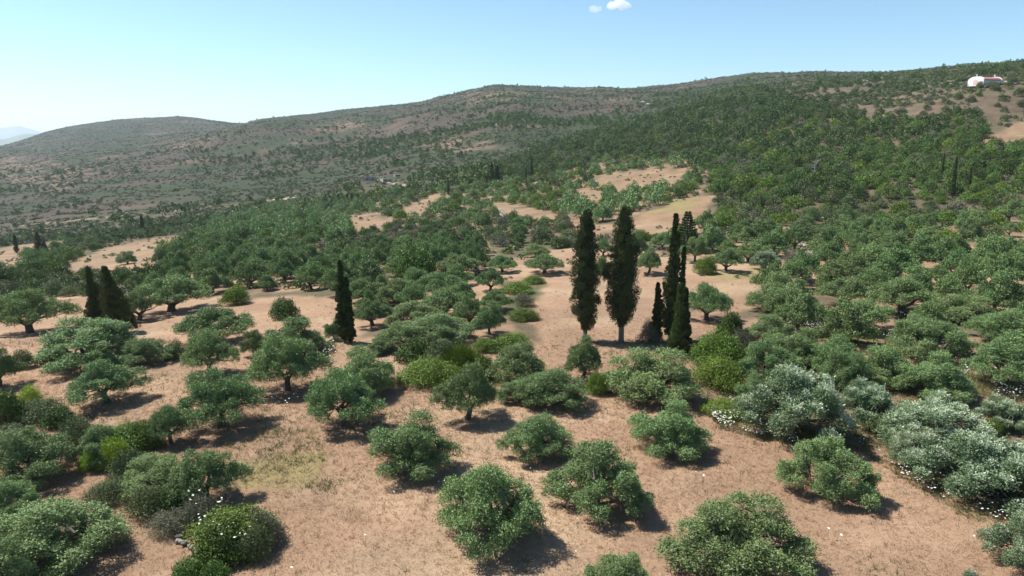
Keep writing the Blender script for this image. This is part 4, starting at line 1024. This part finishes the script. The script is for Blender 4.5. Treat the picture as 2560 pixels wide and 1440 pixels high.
me = build('wild_flowers', np.concatenate([vv, sv]), [ff, np.arange(4 * n).reshape(-1, 4) + len(vv)], [M['petal'], M['herb']], np.full(len(vv) + len(sv), .6), [0] * len(ff) + [1] * n)
tag(link('wild_flowers', me), 'white umbel flowers drifting between the olives', 'flowers', kind='stuff')

# ------------------------------------------------------------------ stones, walls, buildings
def rock_mesh(seed, mat, elong=1):
    import bmesh
    bm = bmesh.new(); bmesh.ops.create_icosphere(bm, subdivisions=3, radius=1); rr = np.random.default_rng(seed); o1 = rr.uniform(0, 50, 3)
    pl = unit(rr.normal(size=(9, 3)))
    for v in bm.verts:
        c = np.array(v.co); d = max(float((pl @ c).max()), .3); c = c * (.86 / d if d > .86 else 1) * (1 + .10 * math.sin(5 * c[0] + o1[0]) * math.sin(6 * c[1] + o1[1]))
        v.co = c * np.array([elong, 1, .75])
    me = bpy.data.meshes.new('rock'); bm.to_mesh(me); bm.free(); me.materials.append(mat); return me
RM = [rock_mesh(i, M['stone'], 1 + .3 * (i % 2)) for i in range(4)]
ROCKS = [(1636, 328, 14, 'pale boulder in the middle of the green hillside'), (1676, 292, 10, 'pale rock near the ridge of the green hill'), (1437, 382, 14, 'left grey outcrop low on the green hill'),
 (1449, 384, 10, 'right tan outcrop low on the green hill'), (1605, 258, 20, 'broad grey cliff patch below the far ridge'), (1622, 262, 15, 'right part of the grey cliff patch below the far ridge'), (1240, 313, 14, 'left stone of the long grey ledge on the middle hill'),
 (1256, 313, 12, 'right stone of the long grey ledge on the middle hill'), (2120, 268, 12, 'slanting slab on the stony upper slope'), (2160, 204, 16, 'flat grey rocks near the upper ridge'), (2520, 208, 26, 'rubble heap right of the white chapel'),
 (1985, 685, 14, 'pale stones under the trees behind the clearing'), (345, 658, 10, 'pale stone in the far left field'), (2347, 292, 10, 'rock under the bushes of the upper slope'), (870, 452, 5, 'small stone left of the ruined farm'), (1135, 448, 8, 'pale rock beyond the thin cypress')]
for i, (x, y, w, lab) in enumerate(ROCKS):
    p = hit(x, y); _, _, dep = project(*p); s = w * dep / F / 2
    o = link('boulder', RM[i % 4]); o.location = p; o.scale = (s, s * .8, s * .7); o.rotation_euler[2] = i * 1.3; tag(o, lab, 'rock', 'rocks on the slopes')
import bmesh
def boxes_mesh(name, bl, mat):
    bm = bmesh.new()
    for (c, s) in bl:
        g = bmesh.ops.create_cube(bm, size=1)['verts']
        for v in g: v.co = (v.co.x * s[0] + c[0], v.co.y * s[1] + c[1], v.co.z * s[2] + c[2])
    me = bpy.data.meshes.new(name); bm.to_mesh(me); bm.free(); me.materials.append(mat); return me
def stone_wall(pts, hgt, label, name='stone_wall', blk=1.0):
    w = [hit(*q) for q in pts]; bl = Col(); rr = np.random.default_rng(3)
    cube = np.array([[x, y, z] for x in (-.5, .5) for y in (-.5, .5) for z in (-.5, .5)]); cf = np.array([(0, 1, 3, 2), (4, 6, 7, 5), (0, 4, 5, 1), (2, 3, 7, 6), (0, 2, 6, 4), (1, 5, 7, 3)])
    base = w[0]
    for a, b in zip(w[:-1], w[1:]):
        L = np.hypot(b[0] - a[0], b[1] - a[1]); k = max(int(L / .45 / blk), 2)
        for i in range(k):
            for lay in range(max(1, int(hgt / .28))):
                t = (i + rr.uniform(-.3, .3)) / k; x, y = a[0] + (b[0] - a[0]) * t, a[1] + (b[1] - a[1]) * t
                v = cube * blk * np.array([rr.uniform(.3, .55), rr.uniform(.3, .5), rr.uniform(.22, .36)]) + rr.normal(size=(8, 3)) * .035
                th = rr.uniform(0, 3); v = np.stack([v[:, 0] * math.cos(th) - v[:, 1] * math.sin(th), v[:, 0] * math.sin(th) + v[:, 1] * math.cos(th), v[:, 2]], -1)
                bl.add(v + np.array([x + rr.normal() * .08, y + rr.normal() * .08, float(height(x, y)) + .12 + lay * .27]), cf)
    v, f, _ = bl.get(); o = link(name, build(name, v - base, [f], [M['rubble']])); o.location = base; tag(o, label, 'wall'); return o
stone_wall([(500, 1440), (497, 1405), (485, 1378), (440, 1345)], .5, 'low crumbling stone wall end at the bottom left', blk=.5)
stone_wall([(1235, 522), (1258, 536), (1275, 548)], .8, 'dry stone terrace wall at the left end of the upper field')
stone_wall([(2540, 212), (2500, 212), (2460, 222)], 1.0, 'dry stone wall beside the white chapel')
stone_wall([(2200, 213), (2300, 212), (2400, 214)], .8, 'long dry stone wall left of the chapel')

def chapel():
    p = hit(2462, 214); _, _, dep = project(*p); L = 70 * dep / F * 1.0
    o = thing('chapel', 'small white chapel with a red barrel roof on the upper right slope', 'chapel', p + np.array([0, 0, .1]), R(14))
    W, Hh = L * .62, L * .15; Ln = L * .78; rise = W * .20
    # nave with curved gable: x along length, y across
    n = 14; th = np.linspace(0, math.pi, n)
    prof = [(-W / 2, 0)] + [(-W / 2 * math.cos(t), Hh + rise * math.sin(t)) for t in th] + [(W / 2, 0)]
    def ext(pr, x0, x1):
        a = [(x0, y, z) for y, z in pr]; b = [(x1, y, z) for y, z in pr]; k = len(pr); bm = bmesh.new()
        va = [bm.verts.new(q) for q in a]; vb = [bm.verts.new(q) for q in b]
        bm.faces.new(va); bm.faces.new(vb[::-1])
        for i in range(k): bm.faces.new((va[i], vb[i], vb[(i + 1) % k], va[(i + 1) % k]))
        bmesh.ops.recalc_face_normals(bm, faces=bm.faces); return bm
    def fin(nm, bm, mat, par=o):
        me = bpy.data.meshes.new(nm); bm.to_mesh(me); bm.free(); me.materials.append(mat); return link(nm, me, par)
    fin('wall', ext(prof, -Ln / 2, Ln / 2), M['plaster'])
    arc = [(-W / 2 * 1.03 * math.cos(t), Hh + .03 + rise * 1.04 * math.sin(t)) for t in th]; arc2 = [(y * .97, z - .08) for y, z in arc[::-1]]
    fin('roof', ext(arc + arc2, -Ln / 2 + .3, Ln / 2 - .3), M['roof'])
    gp = [(-W / 2 * 1.08 * math.cos(t), Hh + .02 + rise * 1.18 * math.sin(t)) for t in th]; full = [(-W / 2 * 1.08, -.3)] + gp + [(W / 2 * 1.08, -.3)]
    g = fin('front_gable', ext(full, -Ln / 2 - .35, -Ln / 2 + .25), M['plaster'])
    ring = gp + [(y * .9, z - .35) for y, z in gp[::-1]]
    fin('rear_parapet', ext(ring, Ln / 2 - .25, Ln / 2 + .15), M['plaster'])
    dr = [(-.7, 0)] + [(-.7 * math.cos(t), 1.7 + .7 * math.sin(t)) for t in th] + [(.7, 0)]
    fin('door_niche', ext([(y * 1.5, z * .85) for y, z in dr], -Ln / 2 - .38, -Ln / 2 - .34), M['pinkwall'])
    zt = Hh + rise * 1.18
    link('cross', boxes_mesh('cross', [((-Ln / 2 - .05, 0, zt + .45), (.16, .18, .9)), ((-Ln / 2 - .05, 0, zt + .55), (.14, .6, .16))], M['plaster']), o)
    link('cross', boxes_mesh('cross', [((Ln / 2 - .05, 0, zt + .45), (.16, .18, .9)), ((Ln / 2 - .05, 0, zt + .55), (.14, .6, .16))], M['plaster']), o)
    p2 = hit(2482, 222)
    for q, (xx, ww, lb) in enumerate([(2478, 34, 'grey brown bush covering the side of the white chapel'), (2450, 24, 'smaller bush before the chapel gable')]):
        plant('brush', xx, 203, 221, ww, lb, var=q)
chapel()
def ruin(x, y, w, label, seed, col='stone'):
    p = hit(x, y) + np.array([0, 0, .8]); _, _, dep = project(*p); L = w * dep / F; rr = np.random.default_rng(seed)
    o = thing('ruined_house', label, 'ruin', p, R(-12 + seed * 17)); D = L * .55; H = L * .40
    bl = []
    for side in (-1, 1):
        for i in range(9):
            hh = H * (1 - .25 * rr.random() - (.35 if i in (0, 8) and side > 0 else 0)); bl.append(((-L / 2 + L * (i + .5) / 9, side * D / 2, hh / 2), (L / 9 + .01 * i, .5 + .003 * i, hh)))
    for side in (-1, 1):
        for i in range(4):
            hh = H * (1 - .3 * rr.random()); bl.append(((side * (L / 2 - .25), -D / 2 + .25 + (D - .5) * (i + .5) / 4, hh / 2), (.47 + .003 * i, (D - .5) / 4, hh)))
    link('wall', boxes_mesh('ruin_wall', bl, M[col]), o)
    for k in (-.22, .2): link('window', boxes_mesh('dark_window_panel', [((k * L, -D / 2 - .27, H * .45), (.8, .04, .8))], M['window_dark']), o)  # solid dark panels on the wall, shade of window openings put in as colour
ruin(927, 456, 30, 'roofless stone ruin, left building of the farm on the hillside', 1)
ruin(968, 459, 24, 'broken stone ruin, right building of the farm on the hillside', 2)
ruin(992, 445, 14, 'small pale ruin uphill of the farm', 3)
# pale dead tree in the wood
p = hit(2034, 455); tc = Col(); rr = np.random.default_rng(12); _, _, dep = project(*p); hh = 55 * dep / F
o = thing('dead_tree', 'bleached dead tree standing in the right wood', 'dead tree', p)
tv, tf = tube([[0, 0, -.2], [.1, 0, hh * .5], [0, .1, hh]], [.35, .25, .05], 6); link('trunk', build('dead_trunk', tv, [tf], [M['deadwood']]), o)
for i in range(16):
    z = hh * rr.uniform(.35, .95); th = rr.uniform(0, 6.28); l = hh * .28 * rr.uniform(.6, 1.2); tc.add(*tube([[0, 0, z], [l * .5 * math.cos(th), l * .5 * math.sin(th), z + .2 * l], [l * math.cos(th), l * math.sin(th), z + .5 * l]], [.09, .06, .02], 4))
v, f, _ = tc.get(); link('branches', build('dead_branches', v, [f], [M['deadwood']]), o)

# ------------------------------------------------------------------ clouds
def cloud(x, y, w, h, dens, label, seed):
    D = 9000.0; s = slope_of(y); P0 = np.array([(x - 1280) / F * (cp - s * sp) * D, D, CZ + s * D]); k = D * 1.02 / F
    bm = bmesh.new(); rr = np.random.default_rng(seed)
    import mathutils as mu_
    for i in range(16):
        a = rr.uniform(-.5, .5); r_ = h * k * rr.uniform(.25, .42) * (1 - abs(a) * .9)
        c = (a * w * k * .8, rr.uniform(-.3, .3) * w * k * .5, rr.uniform(-.1, .25) * h * k * (1 - abs(a)))
        bmesh.ops.create_icosphere(bm, subdivisions=3, radius=r_, matrix=mu_.Matrix.Translation(c))
    me = bpy.data.meshes.new('cloud'); bm.to_mesh(me); bm.free()
    m, nd, lk, bs, out = new_mat('cloud_vapour'); nd.remove(bs)
    vo = nd.new('ShaderNodeVolumePrincipled'); vo.inputs['Color'].default_value = (1, 1, 1, 1); vo.inputs['Density'].default_value = dens; vo.inputs['Anisotropy'].default_value = .1
    lk.new(vo.outputs[0], out.inputs['Volume']); me.materials.append(m)
    o = link('cloud', me); o.location = P0
    rm = o.modifiers.new('remesh', 'REMESH'); rm.mode = 'VOXEL'; rm.voxel_size = h * k * .07
    tag(o, label, 'cloud')
cloud(1547, 15, 64, 30, .012, 'brighter rounded small cloud at the top edge', 1)
cloud(1487, 24, 36, 22, .005, 'fainter wispy small cloud left of the bright one', 2)
# ------------------------------------------------------------------ air
hz = boxes_mesh('haze', [((0, 8000, -60), (40000, 20000, 500))], M['petal']); hz.materials.clear()
m, nd, lk, bs, out = new_mat('hazy_air'); nd.remove(bs)
vo = nd.new('ShaderNodeVolumePrincipled'); vo.inputs['Color'].default_value = (.74, .88, 1, 1); vo.inputs['Density'].default_value = .68e-4; vo.inputs['Anisotropy'].default_value = .2
lk.new(vo.outputs[0], out.inputs['Volume']); hz.materials.append(m)
tag(link('haze', hz), 'pale blue air dimming the farthest hills', 'haze', kind='stuff')
scene.cycles.volume_bounces = 3
print('objects', len(bpy.data.objects), 'counts', counts, 'tiny', len(tiny), 'heath', len(heath), {k: len(v) for k, v in items.items()})
